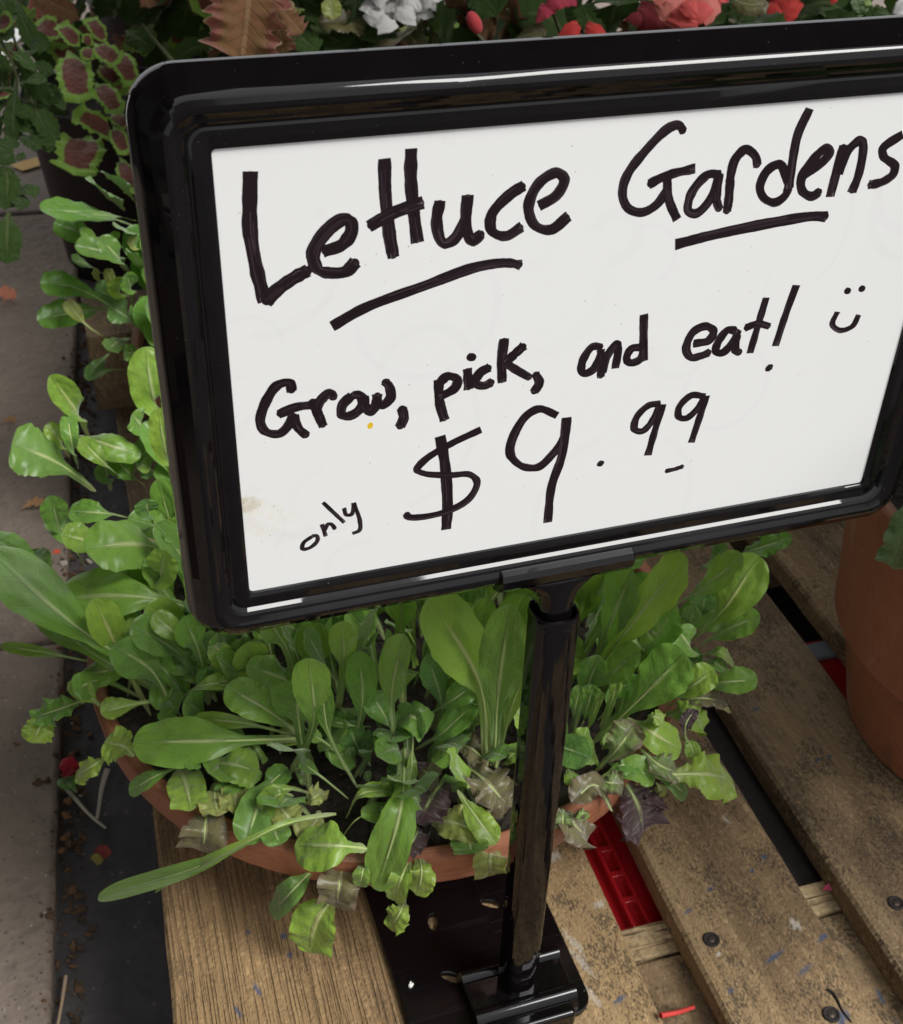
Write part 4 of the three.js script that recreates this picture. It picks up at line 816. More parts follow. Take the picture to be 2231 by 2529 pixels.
// ---------------------------------------------------------------- flowers and foliage plants behind the sign
const tColeus = paint(256, 384, (u, v) => {
  const x = Math.abs(u - 0.5) * 2, m = fbm(u * 7, v * 9, 4), fine = fbm(u * 70, v * 90, 2), d = Math.max(x, Math.abs(v - 0.5) * 2 * 0.98);
  const q = (v - x * 0.22) * 9, sv = sm(0.86, 1, Math.abs(q - Math.floor(q) - 0.5) * 2);
  let c = mix3([0.14, 0.045, 0.034], [0.2, 0.07, 0.05], m); c = mix3(c, [0.09, 0.03, 0.03], sv * 0.5 + 0.3 * (fine - 0.5));
  c = mix3(c, [0.24, 0.42, 0.07], sm(0.58, 0.68, d + 0.16 * (m - 0.5))); return [...c, 0.5 - 0.3 * sv + 0.3 * (m - 0.5)];
}, false);
const tBronze = paint(256, 384, (u, v) => {
  const x = Math.abs(u - 0.5) * 2, m = fbm(u * 6, v * 8, 4), q = (v - x * 0.3) * 8, sv = sm(0.8, 1, Math.abs(q - Math.floor(q) - 0.5) * 2), rib = 1 - sm(0.02, 0.1, x);
  let c = mix3([0.3, 0.13, 0.075], [0.22, 0.16, 0.05], m); c = mix3(c, [0.36, 0.13, 0.11], sm(0.5, 0.95, x + 0.4 * (m - 0.5))); c = mix3(c, [0.4, 0.25, 0.13], rib * 0.7 + sv * 0.3);
  c = mix3(c, [0.45, 0.4, 0.2], sm(0.93, 0.99, x)); return [...c, 0.5 - 0.3 * sv + 0.3 * rib];
}, false);
const tSerr = leafTex([0.05, 0.1, 0.022], [0.1, 0.16, 0.05], null, [0.12, 0.16, 0.06], { veins: 8, slant: 0.3 });
LM.c = leafM(tColeus, [1.5, 1.5, 1.4], { clearcoat: 0.1 }); const dull = { clearcoat: 0, specularIntensity: 0.35 }; LM.b = leafM(tBronze, [1, 1, 1], dull); LM.q = leafM(tColeus, [0.9, 0.85, 0.85], dull); LM.s = leafM(tSerr, [1, 1, 0.9], dull); LM.t = leafM(tSerr, [2.2, 2.0, 2.4]); LM.m = leafM(tSerr, [0.8, 0.8, 0.7], dull);
LM.e = leafM(tOlive, [0.9, 0.95, 0.7]); LM.x = leafM(tBronze, [0.6, 0.6, 0.6], dull);
Object.assign(LOOK, { c: { pet: 0.04, peak: 0.42, blunt: 0.75, lobe: 0.07, lobes: 9, nu: 64, nv: 14, frill: 0.06, pw: 0.1 }, q: { pet: 0.04, peak: 0.42, blunt: 0.75, lobe: 0.07, lobes: 9, nu: 56, nv: 12, pw: 0.1 }, b: { pet: 0.03, peak: 0.45, blunt: 0.7, lobe: 0.16, lobes: 7, nu: 70, nv: 14, frill: 0.12, ser: 0.15 }, x: { pet: 0.03, peak: 0.45, lobe: 0.12, lobes: 7, nu: 40, nv: 8, frill: 0.1 }, s: { pet: 0.05, peak: 0.5, lobe: 0.1, lobes: 10, nu: 50, nv: 8, blunt: 0.7 }, t: { pet: 0.05, peak: 0.45, lobe: 0.05, lobes: 12, nu: 50, nv: 12, blunt: 0.9, frill: 0.08 }, m: { pet: 0.05, peak: 0.5, lobe: 0.1, lobes: 8, nu: 40, nv: 6, blunt: 0.7 }, e: { pet: 0.05, peak: 0.5 } });
const stemM = std([0.06, 0.07, 0.025], { roughness: 0.7 }), dpotM = std([0.022, 0.012, 0.014], { roughness: 0.5 });
function potted(key, name, label, category, base, potR, potH, mat = dpotM) {
  const g = thing(name, label, category, base); plants[key] = { g, p: base.clone() };
  part('flower_pot', lathe([[0.001, 0.001], [potR * 0.72, 0.001], [potR * 0.74, 0.004], [potR * 0.96, potH * 0.84], [potR, potH * 0.845], [potR * 1.03, potH], [potR * 0.97, potH], [potR * 0.93, potH * 0.88], [0.001, potH * 0.87]], 40), mat, g);
  return plants[key];
}
function stem(key, pts, r0, r1) { const P = plants[key]; part('stem', tube(pts.map((q) => q.clone().sub(P.p)), r0, r1, 12, 5), stemM, P.g); }
// fills a patch of the crown with leaves of its own: centre, half-sizes, how many, leaf size, kinds
function crown(key, c, r, n, size, kinds, o = {}) {
  const P = plants[key];
  for (let i = 0; i < n; i++) {
    const d = V3(rr(-1, 1), rr(-1, 1), rr(-1, 1)); if (d.length() > 1) d.normalize().multiplyScalar(rr(0.6, 1));
    const b = c.clone().add(V3(d.x * r.x, d.y * r.y, d.z * r.z)), L = size * rr(0.7, 1.3), out = d.clone().add(V3(rr(-0.5, 0.5), rr(-0.3, 0.5), rr(-0.5, 0.7))).normalize();
    const tip = b.clone().addScaledVector(out, L).add(V3(0, -L * 0.25, 0)), mid = b.clone().addScaledVector(out, L * 0.5).add(V3(0, L * 0.06, 0)), kind = kinds[Math.floor(rnd() * kinds.length)];
    addLeaf(P, leafGeo([b, mid, tip], L * (o.ratio ?? 0.62), { ...LOOK[kind], nu: o.nu ?? 22, nv: o.nv ?? 6, roll: rr(-0.6, 0.6), hint: out.clone().cross(V3(rr(-1, 1), 0.2, rr(-1, 1))).normalize().add(V3(0, 1, 0.5)) }), matOf(kind), L, null);
  }
}
{ // variegated coleus in a dark pot, top left
  const base = onLevel(262, 640, -PAL).setY(0); base.x += 0.03;
  potted('Q', 'coleus_plant', 'red coleus with bright green leaf edges in a dark pot, top left', 'plant', base, 0.105, 0.235);
  leaves('Q', 'zt', `
c 950,520,146 740,430,145 505,370,146 W360 plain=1
c 1190,700,142 1060,540,141 870,360,142 W250 plain=1
c 1590,650,144 1450,450,143 1310,262,144 W225 plain=1
c 1310,700,140 1300,600,139 1285,495,139 W150 plain=1
c 1310,690,139 1300,790,138 1295,900,138 W205 plain=1
c 1400,640,141 1590,800,139 1790,940,139 W300 plain=1
c 1010,740,143 1120,1150,139 1180,1540,138 W500 plain=1
c 1420,1220,144 1600,1440,141 1780,1710,140 W330 plain=1
q 1480,960,150 1620,1100,148 1800,1260,148 W260 plain=1`, true);
  leaves('Q', 'z1', `
c 950,1110,146 790,1000,142 575,885,141 W190 plain=1
c 725,1080,148 640,1220,143 590,1395,142 W340 plain=1
c 905,1000,142 950,1110,140 1010,1235,140 W130 plain=1
c 960,1250,144 1010,1390,141 1075,1545,141 W140 plain=1
c 915,400,148 990,520,145 1075,700,145 W165 plain=1
c 890,900,146 960,960,144 1030,1010,144 W130 plain=1
q 1010,1010,158 1100,1130,156 1200,1300,156 W260 plain=1
q 850,500,155 920,600,153 1010,760,153 W190 plain=1
q 700,300,160 450,240,158 280,60,158 W300 plain=1
b 640,150,152 480,60,150 290,-30,150 W260 plain=1
q 640,560,160 560,480,158 430,330,158 W200 plain=1
q 1000,300,165 1100,330,163 1230,380,163 W230 plain=1
m 800,760,158 700,700,156 560,640,156 W170 plain=1
m 560,900,160 430,870,158 300,830,158 W170 plain=1`, true);
  const top = plants.Q.p.clone().add(V3(0, 0.2, 0));
  for (const [px, py, d] of [[200, 90, 1.46], [240, 110, 1.46], [300, 230, 1.5], [130, 80, 1.5], [240, 180, 1.48], [300, 400, 1.46]]) { const e = onDepth(px, py, d + 0.03); stem('Q', [top, top.clone().lerp(e, 0.5).add(V3(0, 0.03, 0)), e], 0.004, 0.0022); }
  crown('Q', plants.Q.p.clone().add(V3(0.05, 0.36, -0.2)), V3(0.2, 0.18, 0.1), 110, 0.075, ['q', 'm', 'm', 'x']);
}

{ // dark trailing plant hanging into the frame at the far left
  const g = thing('hanging_plant', 'dark small-leaved plant trailing down at the left edge, white street showing through', 'plant', onDepth(-260, -60, 1.15)); plants.R = { g, p: g.position.clone() };
  part('hanging_pot', lathe([[0.001, -0.12], [0.07, -0.12], [0.1, 0], [0.104, 0.005], [0.098, 0.005], [0.001, -0.01]], 32), dpotM, g);
  const trail = (pts, n, size, kinds, spread) => {
    const c = new THREE.CatmullRomCurve3(pts.map(([x, y, d]) => onDepth(x, y, d))); part('stem', tube(c.getPoints(6).map((q) => q.sub(plants.R.p)), 0.0024, 0.001, 14, 5), stemM, g);
    for (let i = 0; i < n; i++) {
      const b = c.getPoint(0.15 + 0.85 * (i + rnd()) / n), o = V3(rr(-1, 1), rr(-0.9, 0.5), rr(-1, 1)).normalize(), L = size * rr(0.7, 1.3), tip = b.clone().addScaledVector(o, L * (1 + spread)).add(V3(0, -L * 0.3, 0)), mid = b.clone().lerp(tip, 0.55).add(V3(0, L * 0.08, 0)), kind = kinds[i % kinds.length];
      addLeaf(plants.R, leafGeo([b, mid, tip], L * 0.62, { ...LOOK[kind], pet: 0.2, nu: 24, nv: 6, roll: rr(-0.8, 0.8) }), matOf(kind), L, null);
    }
  };
  trail([[-200, -60, 1.12], [-40, 40, 1.08], [40, 180, 1.08], [40, 260, 1.1]], 13, 0.03, ['m', 's', 'm', 'q'], 0.3);
  trail([[-200, -60, 1.12], [-10, 10, 1.12], [50, 150, 1.14], [60, 250, 1.15]], 15, 0.026, ['m', 'm', 's'], 0.4);
  trail([[-200, -60, 1.12], [0, -40, 1.2], [70, 130, 1.22], [95, 230, 1.22]], 16, 0.026, ['s', 'm', 'm'], 0.4);
  trail([[-220, -40, 1.08], [-60, 200, 1.02], [-50, 320, 1.0], [-40, 420, 1.0]], 10, 0.03, ['m', 'm', 's'], 0.3);
  trail([[-200, -60, 1.1], [-50, 100, 1.1], [20, 250, 1.1], [20, 290, 1.1]], 12, 0.026, ['m', 's'], 0.3);
  leaves('R', 'zc', `
m 70,620,100 55,830,99 60,1045,99 W215 pet=.06 plain=1
m 40,260,100 60,400,100 40,610,100 W190 pet=.06 plain=1
s 120,470,101 220,450,100 315,480,100 W95 plain=1
m 90,480,101 160,540,100 215,600,100 W110 plain=1
s 110,210,104 160,190,104 210,170,104 W60 plain=1
m -20,100,104 40,160,103 70,260,103 W120 plain=1
m 130,0,112 240,60,110 330,120,110 W110 plain=1
m 30,0,108 90,60,108 150,110,108 W70 plain=1
m 200,-80,112 330,20,111 440,90,111 W120 plain=1`, true);
  leaves('R', 'z1', `
m 250,760,112 310,930,111 400,1100,111 W130 plain=1
m 330,900,112 370,1050,111 390,1220,111 W90 plain=1
m 100,780,112 170,900,111 260,1060,111 W140 plain=1
q 20,330,116 80,390,115 170,460,115 W120 plain=1
m 230,360,116 290,350,115 370,400,115 W120 plain=1
m -40,-20,112 30,40,111 60,140,111 W150 plain=1
m 110,-40,112 170,90,111 230,180,111 W46 plain=1
s -30,220,112 40,190,111 110,210,111 W60 plain=1`, true);
}
{ // bronze coleus, behind the top edge of the sign
  potted('S', 'bronze_coleus', 'bronze pink coleus with one large ragged leaf above the top left of the sign', 'plant', V3(-0.24, PAL, -1.17), 0.08, 0.13);
  leaves('S', 'tA', `
b 1130,-330,106 1110,60,105 1060,500,106 W640 plain=1 wide=1
b 1330,-60,107 1420,120,106 1560,280,106 W180 plain=1
b 1300,160,109 1380,300,108 1400,440,108 W190 plain=1
x 820,330,108 860,400,107 800,480,107 W70 plain=1
b 230,-120,122 270,-30,121 300,70,121 W110 plain=1
m 100,250,128 220,330,127 330,400,127 W190 plain=1
m 330,200,130 240,300,129 120,320,129 W180 plain=1
s 1480,250,114 1570,330,113 1690,430,113 W190 plain=1
m 1500,100,118 1600,110,117 1720,140,117 W150 plain=1`, true);
  const top = plants.S.p.clone().add(V3(0, 0.11, 0));
  for (const [px, py, d] of [[620, -60, 1.08], [680, 0, 1.09], [350, 60, 1.24], [520, 120, 1.16]]) { const e = onDepth(px, py, d); stem('S', [top, top.clone().lerp(e, 0.5).add(V3(0.02, 0.02, 0)), e], 0.004, 0.002); }
  crown('S', plants.S.p.clone().add(V3(0.09, 0.25, -0.12)), V3(0.11, 0.14, 0.08), 70, 0.07, ['x', 'm', 'q', 'm']);
}
const petal = (c, o = {}) => phy(c, { roughness: 1, transmission: 0.25, thickness: 0, clearcoat: 0.1, clearcoatRoughness: 0.5, ...o });
const whiteP = petal([0.72, 0.7, 0.68]), pinkP = petal([0.62, 0.09, 0.08]), palePinkP = petal([0.68, 0.2, 0.16]), redP = petal([0.5, 0.03, 0.022]), deepP = petal([0.22, 0.012, 0.018]), rosyP = petal([0.4, 0.03, 0.06]);
// a petal seen face on: centre and radius in photograph pixels at a depth
function blossom(key, list) {
  const P = plants[key], c0 = list[0], g = new THREE.Group(); g.name = numbered('blossom'); P.g.add(g); const at = onDepth(c0[0], c0[1], c0[3]); g.position.copy(at).sub(P.p);
  for (const [px, py, r, d, mat, ang = 0, ratio = 1] of list) {
    const c = onDepth(px, py, d), R = r * d / FOCAL, e = RIGHT.clone().multiplyScalar(Math.cos(ang)).addScaledVector(UP, Math.sin(ang));
    const geo = leafGeo([c.clone().addScaledVector(e, -R).addScaledVector(BACK, -R * 0.3), c.clone().addScaledVector(BACK, R * 0.12), c.clone().addScaledVector(e, R).addScaledVector(BACK, -R * 0.15)], R * 2 * ratio, { pet: 0.01, peak: 0.55, nu: 18, nv: 10, fold: 0, cup: 0.16, frill: 0.03, ser: 0.015, pw: 0.3, roll: rr(-0.15, 0.15) });
    part('petal', geo.translate(-at.x, -at.y, -at.z), mat, g);
  }
  return g;
}
{ // white flowers
  potted('T', 'white_flower_plant', 'plant with a cluster of rounded white flowers above the sign', 'plant', V3(-0.05, PAL, -1.2), 0.085, 0.13);
  const fz = (x, y) => [760 + x * 0.2995, y * 0.2995];
  const bl = (l) => blossom('T', l.map(([x, y, r, a, q]) => [...fz(x, y), r * 0.2995, 1.12 + rr(-0.012, 0.012), whiteP, a, q]));
  bl([[540, 45, 88, 2.4, 1], [570, 130, 92, -2.2, 1], [650, 185, 85, -1.2, 1], [640, 70, 90, 0.6, 1], [600, -20, 80, 1.6, 1]]);
  bl([[750, 30, 90, 2.8, 1], [820, 110, 88, -1.9, 1], [780, 90, 70, -2.6, 1], [830, 20, 85, 0.8, 1], [770, -40, 80, 1.8, 1]]);
  bl([[920, 20, 90, 2.6, 1], [960, 80, 80, -1.4, 1], [1060, 20, 75, -0.3, 1], [1000, -20, 85, 1.2, 1]]);
  leaves('T', 'tB', `
e 600,330,116 380,200,114 90,180,113 W190 plain=1 ser=.2 lobe=.1
w 180,-80,112 190,30,111 215,160,111 W150 plain=1
s 20,200,117 180,300,116 380,400,116 W200 plain=1
s 280,30,119 420,20,118 500,90,118 W150 plain=1
w 840,200,118 720,300,116 560,400,115 W110 plain=1
e 870,170,118 900,270,116 940,390,115 W110 plain=1
e 1040,160,118 1070,260,116 1130,370,116 W150 plain=1
x 800,230,120 810,300,119 830,400,119 W110 plain=1
m 560,240,122 480,330,121 380,400,121 W160 plain=1
m 1110,60,122 1230,90,121 1350,60,121 W200 plain=1
y 1170,190,117 1200,205,116.6 1250,215,116.4 W50 plain=1
m 1130,140,124 1200,240,123 1250,340,123 W170 plain=1`, true);
  const top = plants.T.p.clone().add(V3(0, 0.11, 0));
  for (const [px, py, d] of [[950, 40, 1.14], [1030, 30, 1.14], [1070, 20, 1.14], [850, 60, 1.16]]) { const e = onDepth(px, py, d); stem('T', [top, top.clone().lerp(e, 0.5), e], 0.0035, 0.0018); }
  crown('T', plants.T.p.clone().add(V3(0, 0.26, -0.1)), V3(0.16, 0.13, 0.1), 80, 0.07, ['m', 's', 'm', 'e']);
}
{ // pink and red begonias
  potted('U', 'begonia_plant', 'begonia with coral pink and red flowers above the sign', 'plant', V3(0.15, PAL, -1.2), 0.09, 0.13);
  const q = (z, x, y) => [Z[z][0] + x * Z[z][2], y * Z[z][2]];
  blossom('U', [[...q('tC', 400, 10), 38, 1.13, rosyP, 0.6, 0.62], [...q('tC', 310, 100), 28, 1.132, rosyP, 0.9, 0.7], [...q('tC', 470, -30), 34, 1.135, rosyP, 0.4, 0.8]]);
  blossom('U', [[...q('tC', 545, 270), 28, 1.1, redP, 2.2, 0.95], [...q('tC', 720, 270), 28, 1.1, redP, 0.9, 0.95]]);
  blossom('U', [[...q('tC', 1200, 170), 50, 1.16, deepP, 0.9, 0.95], [...q('tC', 1110, 150), 34, 1.162, deepP, 2.4, 0.7], [...q('tC', 1290, 90), 42, 1.166, deepP, 0.3, 0.9]]);
  blossom('U', [[...q('tC', 1500, 20), 60, 1.11, palePinkP, 1.2, 1.0], [...q('tC', 1380, 60), 42, 1.102, palePinkP, -2.4, 1.0], [...q('tC', 1470, 105), 36, 1.094, pinkP, -1.8, 0.95], [...q('tC', 1570, 80), 36, 1.094, pinkP, -0.9, 0.9], [...q('tC', 1650, 40), 42, 1.1, palePinkP, -0.4, 1.0], [...q('tC', 1520, 60), 24, 1.088, pinkP, -2.2, 0.9], [...q('tC', 1640, -40), 44, 1.105, pinkP, 0.8, 1], [...q('tC', 1360, -40), 40, 1.107, palePinkP, 2.2, 1]]);
  blossom('U', [[...q('tD', 720, 70), 36, 1.15, redP, -0.8, 0.95], [...q('tD', 600, 80), 34, 1.152, redP, -2.2, 0.95], [...q('tD', 680, 0), 40, 1.156, redP, 1.2, 1]]);
  blossom('U', [[...q('tD', 1160, -8), 10, 1.16, redP, -1, 1]]);
  const bd = part('flower_bud', new THREE.SphereGeometry(1, 14, 10).scale(0.0062, 0.0105, 0.006).rotateZ(0.5), petal([0.6, 0.06, 0.07]), plants.U.g); bd.position.copy(onDepth(1172, 56, 1.1).sub(plants.U.p));
  leaves('U', 'tC', `
s 1420,330,114 1480,220,113 1600,170,113 W190 plain=1
m 900,330,122 700,180,120 620,40,120 W200 plain=1
m 200,330,122 120,260,120 60,140,120 W170 plain=1
e 40,200,120 60,90,119 40,0,119 W110 plain=1
m 800,100,124 960,60,123 1090,10,123 W190 plain=1
x 950,270,118 970,220,117 960,170,117 W80 plain=1
e 60,330,117 200,280,116 330,240,116 W130 plain=1
m 1700,180,124 1640,240,123 1560,330,123 W170 plain=1`, true);
  leaves('U', 'tD', `
e 160,-40,113 350,40,112 560,40,112 W170 plain=1 cup=.3
o 320,250,116 250,210,116 190,175,116 W36 plain=1
m 700,260,124 900,160,123 1060,40,123 W230 plain=1
m 60,200,126 200,120,125 330,60,125 W190 plain=1
m 1300,200,124 1180,130,123 1000,140,123 W200 plain=1`, true);
  const top = plants.U.p.clone().add(V3(0, 0.11, 0));
  for (const [px, py, d] of [[1360, 10, 1.14], [1440, 70, 1.12], [1600, 50, 1.17], [1690, 20, 1.13], [1930, 20, 1.16], [1175, 80, 1.11]]) { const e = onDepth(px, py, d + 0.01); stem('U', [top, top.clone().lerp(e, 0.5).add(V3(0, 0.02, 0)), e], 0.004, 0.002); }
  crown('U', plants.U.p.clone().add(V3(0.04, 0.24, -0.09)), V3(0.22, 0.14, 0.1), 100, 0.075, ['m', 's', 'm', 'x', 'm']);
}
{ // second white flower plant, only its edge in the picture
  potted('V', 'white_flower_plant', 'light green plant with a white flower at the top right corner', 'plant', V3(0.47, PAL, -1.2), 0.085, 0.13);
  blossom('V', [[2232, 18, 22, 1.15, whiteP, 2.6, 1], [2226, 36, 14, 1.148, whiteP, -2.2, 1], [2262, 24, 22, 1.15, whiteP, 0.2, 1], [2246, -8, 20, 1.152, whiteP, 1.6, 1]]);
  leaves('V', 'tD', `
t 1330,-60,117 1380,40,116 1400,140,116 W100 plain=1
y 1560,60,117 1500,30,116 1450,0,116 W70 plain=1
s 1330,20,119 1430,60,118 1520,40,118 W110 plain=1
m 1700,150,122 1600,120,121 1480,150,121 W150 plain=1`, true);
  const top = plants.V.p.clone().add(V3(0, 0.11, 0));
  for (const [px, py, d] of [[2240, 20, 1.16], [2120, 10, 1.18]]) { const e = onDepth(px, py, d); stem('V', [top, top.clone().lerp(e, 0.5), e], 0.0035, 0.0018); }
  crown('V', plants.V.p.clone().add(V3(0, 0.22, -0.08)), V3(0.15, 0.14, 0.1), 60, 0.07, ['m', 's', 'm', 'd']);
}
{ // dark shrubs that close the view behind the flowers
  for (const [key, x, z, lab, kinds] of [['E2', -0.52, -2.15, 'dark shrub far back at the top left behind the coleus', ['m', 'm', 'q']], ['W', -0.16, -1.78, 'dark leafy shrub in the shade behind the bronze coleus', ['m', 'm', 'x']], ['X', 0.06, -1.55, 'dark shrub behind the white flower cluster, mostly hidden', ['m', 'm', 's']], ['Y', 0.42, -1.55, 'dark shrub behind the coral begonia flowers, mostly hidden', ['m', 'x', 'm']]]) {
    potted(key, 'dark_shrub', lab, 'shrub', V3(x, 0, z), 0.12, 0.25);
    for (let i = 0; i < 6; i++) { const b = plants[key].p.clone().add(V3(0, 0.22, 0)), e = b.clone().add(V3(rr(-0.15, 0.15), rr(0.2, 0.35), rr(-0.1, 0.1))); stem(key, [b, b.clone().lerp(e, 0.5).add(V3(0, 0.03, 0)), e], 0.005, 0.002); }
    crown(key, plants[key].p.clone().add(V3(0, 0.44, 0)), V3(0.26, 0.3, 0.16), 180, 0.085, kinds, { nu: 14, nv: 4 });
  }
}
{ // a taller plant further right, outside the picture, that keeps the right-hand boards in shade
  potted('Z', 'leafy_shrub', 'leafy shrub standing right of the tall terracotta pot', 'shrub', V3(0.86, 0, -0.62), 0.14, 0.3);
  for (let i = 0; i < 6; i++) { const q = plants.Z.p.clone().add(V3(0, 0.26, 0)), e = q.clone().add(V3(rr(-0.12, 0.12), rr(0.25, 0.5), rr(-0.12, 0.12))); stem('Z', [q, q.clone().lerp(e, 0.5).add(V3(0, 0.03, 0)), e], 0.006, 0.002); }
  crown('Z', plants.Z.p.clone().add(V3(0, 0.66, 0)), V3(0.2, 0.34, 0.24), 220, 0.09, ['s', 'm', 'g'], { nu: 14, nv: 4 });
}
{ // the plant of the tall right-hand pot
  plant('O', 'potted_plant', 'dull green wrinkled leaf hanging over the tall pot at the right edge', 'plant', 2330, 1240, 0.11);
  leaves('O', 'zr', `
t 1720,150,24 1590,470,21.5 1478,748,18.5 W260 plain=1 wide=1.2`);
  const off = (p) => { const d = p.clone().sub(EYE); return CX + FOCAL * d.dot(RIGHT) / -d.dot(BACK); };
  for (let i = 0; i < 210; i++) { // its crown, which spreads to the right
    const a = rnd() * 6.283, b = V3(0.3825 + Math.cos(a) * 0.05, PAL + 0.19, -0.627 + Math.sin(a) * 0.05), tip = V3(0.5 + rr(-0.22, 0.34), PAL + rr(0.2, 0.55), -0.58 + rr(-0.26, 0.28)), mid = b.clone().lerp(tip, 0.6).add(V3(0, 0.05, 0));
    if (Math.min(off(tip), off(mid)) < 2330 || tip.z > -0.2) continue;
    addLeaf(plants.O, leafGeo([b.lerp(mid, 0.4), mid, tip], rr(0.05, 0.08), { ...LOOK.t, nu: 20, nv: 6 }), i % 2 ? LM.s : LM.m, 0.05, null);
  }
}

// ---------------------------------------------------------------- litter on the ground and on the boards
{
  const cr = new THREE.IcosahedronGeometry(1, 1), pp = cr.attributes.position; for (let i = 0; i < pp.count; i++) { const v = V3().fromBufferAttribute(pp, i), n = 0.7 + 0.6 * hash(Math.round(v.x * 50), Math.round(v.y * 50 + v.z * 91)); pp.setXYZ(i, v.x * n, v.y * n, v.z * n); } cr.computeVertexNormals();
  const crumbM = std([0.16, 0.075, 0.028], { roughness: 0.9 }), crumb2 = std([0.09, 0.05, 0.026], { roughness: 0.9 });
  const scraps = [[95, 1933, 14, 12], [168, 1978, 11, 9], [165, 2014, 13, 8], [170, 2060, 10, 9], [158, 2070, 8, 7], [152, 2100, 8, 8], [172, 2085, 9, 7], [42, 1838, 9, 5], [178, 1862, 9, 7]];
  const where = ['brown dry scrap on the pavement beside the fallen red blossom', 'brown dry scrap in the pavement joint just below the fallen blossom', 'second brown scrap down the joint below the fallen blossom', 'third brown scrap down the joint, touching the next', 'small brown scrap on the left side of the joint below three larger ones', 'lowest brown scrap in the row down the joint', 'dark brown scrap at the right of the lowest ones in the joint', 'small brown scrap alone on the pavement up the left edge', 'brown scrap just above the fallen red blossom'];
  scraps.forEach(([px, py, r, r2], i) => { const p = onLevel(px, py, -PAL + 0.016), s = r * 0.95 / FOCAL; const g = cr.clone().scale(s, s * 0.5, s * r2 / r).rotateY(i * 1.3).rotateZ(0.3 * Math.sin(i * 5)).translate(p.x, p.y, p.z); solo('brown_scrap', g, i % 3 ? crumbM : crumb2, where[i], 'litter'); });
  const n = 900, im = new THREE.InstancedMesh(cr, std('#ffffff', { roughness: 0.95 }), n), M = new THREE.Matrix4(), q = new THREE.Quaternion(), c = new THREE.Color();
  for (let i = 0; i < n; i++) {
    const along = rr(-0.2, 1.1), off = (rnd() + rnd() + rnd() - 1.5) * 0.014 - 0.008, p = E0.clone().addScaledVector(PV, along).addScaledVector(PS, off), s = 0.0008 + 0.0026 * rnd() ** 3;
    q.setFromEuler(new THREE.Euler(rnd() * 6, rnd() * 6, rnd() * 6)); M.compose(V3(p.x, off > 0 ? 0.016 : 0.002, p.z), q, V3(s, s * 0.6, s * 1.2)); im.setMatrixAt(i, M);
    const k = rnd(); k > 0.95 ? c.setRGB(0.4, 0.36, 0.3) : c.setRGB(0.05 + 0.09 * k, 0.034 + 0.04 * k, 0.02 + 0.015 * k); im.setColorAt(i, c);
  }
  im.name = 'gutter_crumbs'; im.userData = { kind: 'stuff', label: 'loose brown crumbs and grit along the pavement joint', category: 'grit' }; shade(im); scene.add(im);
  // fallen red blossom with its stalk
  const b0 = onLevel(160, 1898, -PAL + 0.02), fb = thing('fallen_blossom', 'fallen red blossom with a white stalk on the dark ground left of the bowl', 'flower', b0), rel = (px, py, h) => onLevel(px, py, -PAL + h).sub(b0);
  part('petal', leafGeo([rel(140, 1902, 0.014), rel(160, 1885, 0.024), rel(184, 1910, 0.016)], 0.016, { pet: 0.02, fold: 0.2, nu: 14, nv: 8, frill: 0.05 }), petal([0.42, 0.012, 0.03]), fb);
  part('petal', leafGeo([rel(150, 1915, 0.014), rel(165, 1905, 0.02), rel(180, 1890, 0.016)], 0.013, { pet: 0.02, fold: 0.2, nu: 14, nv: 8, frill: 0.05 }), petal([0.36, 0.01, 0.025]), fb);
  part('sepal', leafGeo([rel(190, 1958, 0.012), rel(172, 1938, 0.016), rel(155, 1920, 0.014)], 0.016, { pet: 0.1, nu: 14, nv: 6 }), LM.k, fb);
  part('stalk', tube([rel(155, 1935, 0.01), rel(180, 1965, 0.01), rel(215, 2005, 0.008), rel(240, 2028, 0.006), rel(262, 2045, 0.004)], 0.0022, 0.001, 20), std([0.5, 0.47, 0.36]), fb);
  part('stalk', tube([rel(266, 1898, 0.03), rel(252, 1945, 0.02), rel(245, 1990, 0.012), rel(240, 2022, 0.006)], 0.0022, 0.0012, 20), std([0.45, 0.4, 0.33]), fb);
  const straw = tube([onLevel(163, 2410, -PAL + 0.012), onLevel(154, 2470, -PAL + 0.01), onLevel(143, 2532, -PAL + 0.012)], 0.0013, 0.001, 10); solo('straw', straw, std([0.36, 0.26, 0.17]), 'thin dry straw lying in the joint at the lower left', 'straw');
  const rp = onLevel(252, 2106, -PAL + 0.006); solo('red_petal', leafGeo([rp.clone().add(V3(-0.006, 0, 0)), rp.clone().add(V3(0, 0.003, 0)), rp.clone().add(V3(0.006, 0, 0.003))], 0.009, { pet: 0.02, nu: 12, nv: 6 }), petal([0.3, 0.05, 0.04]), 'tiny reddish petal on the dark ground left of the first board', 'petal');
  const yp = onLevel(236, 2124, -PAL + 0.006); solo('yellow_bit', leafGeo([yp.clone().add(V3(-0.004, 0, 0)), yp.clone().add(V3(0, 0.003, 0)), yp.clone().add(V3(0.005, 0, 0.003))], 0.007, { pet: 0.02, nu: 12, nv: 6 }), petal([0.32, 0.27, 0.06]), 'tiny yellowish leaf bit beside the reddish petal on dark ground', 'leaf bit');
  const leafOn = (px, py, L, w, col, name, lab, cat, h = 0.02) => { const p = onLevel(px, py, -PAL + h); solo(name, leafGeo([p.clone().add(V3(-L / 2, 0, 0.3 * L)), p.clone().add(V3(0, L * 0.18, 0)), p.clone().add(V3(L / 2, 0, -0.2 * L))], w, { pet: 0.05, nu: 16, nv: 6, frill: 0.2 }), petal(col), lab, cat); };
  leafOn(84, 1248, 0.02, 0.01, [0.4, 0.22, 0.1], 'dry_leaf', 'orange brown dry leaf on the pavement left of the lettuce', 'leaf');
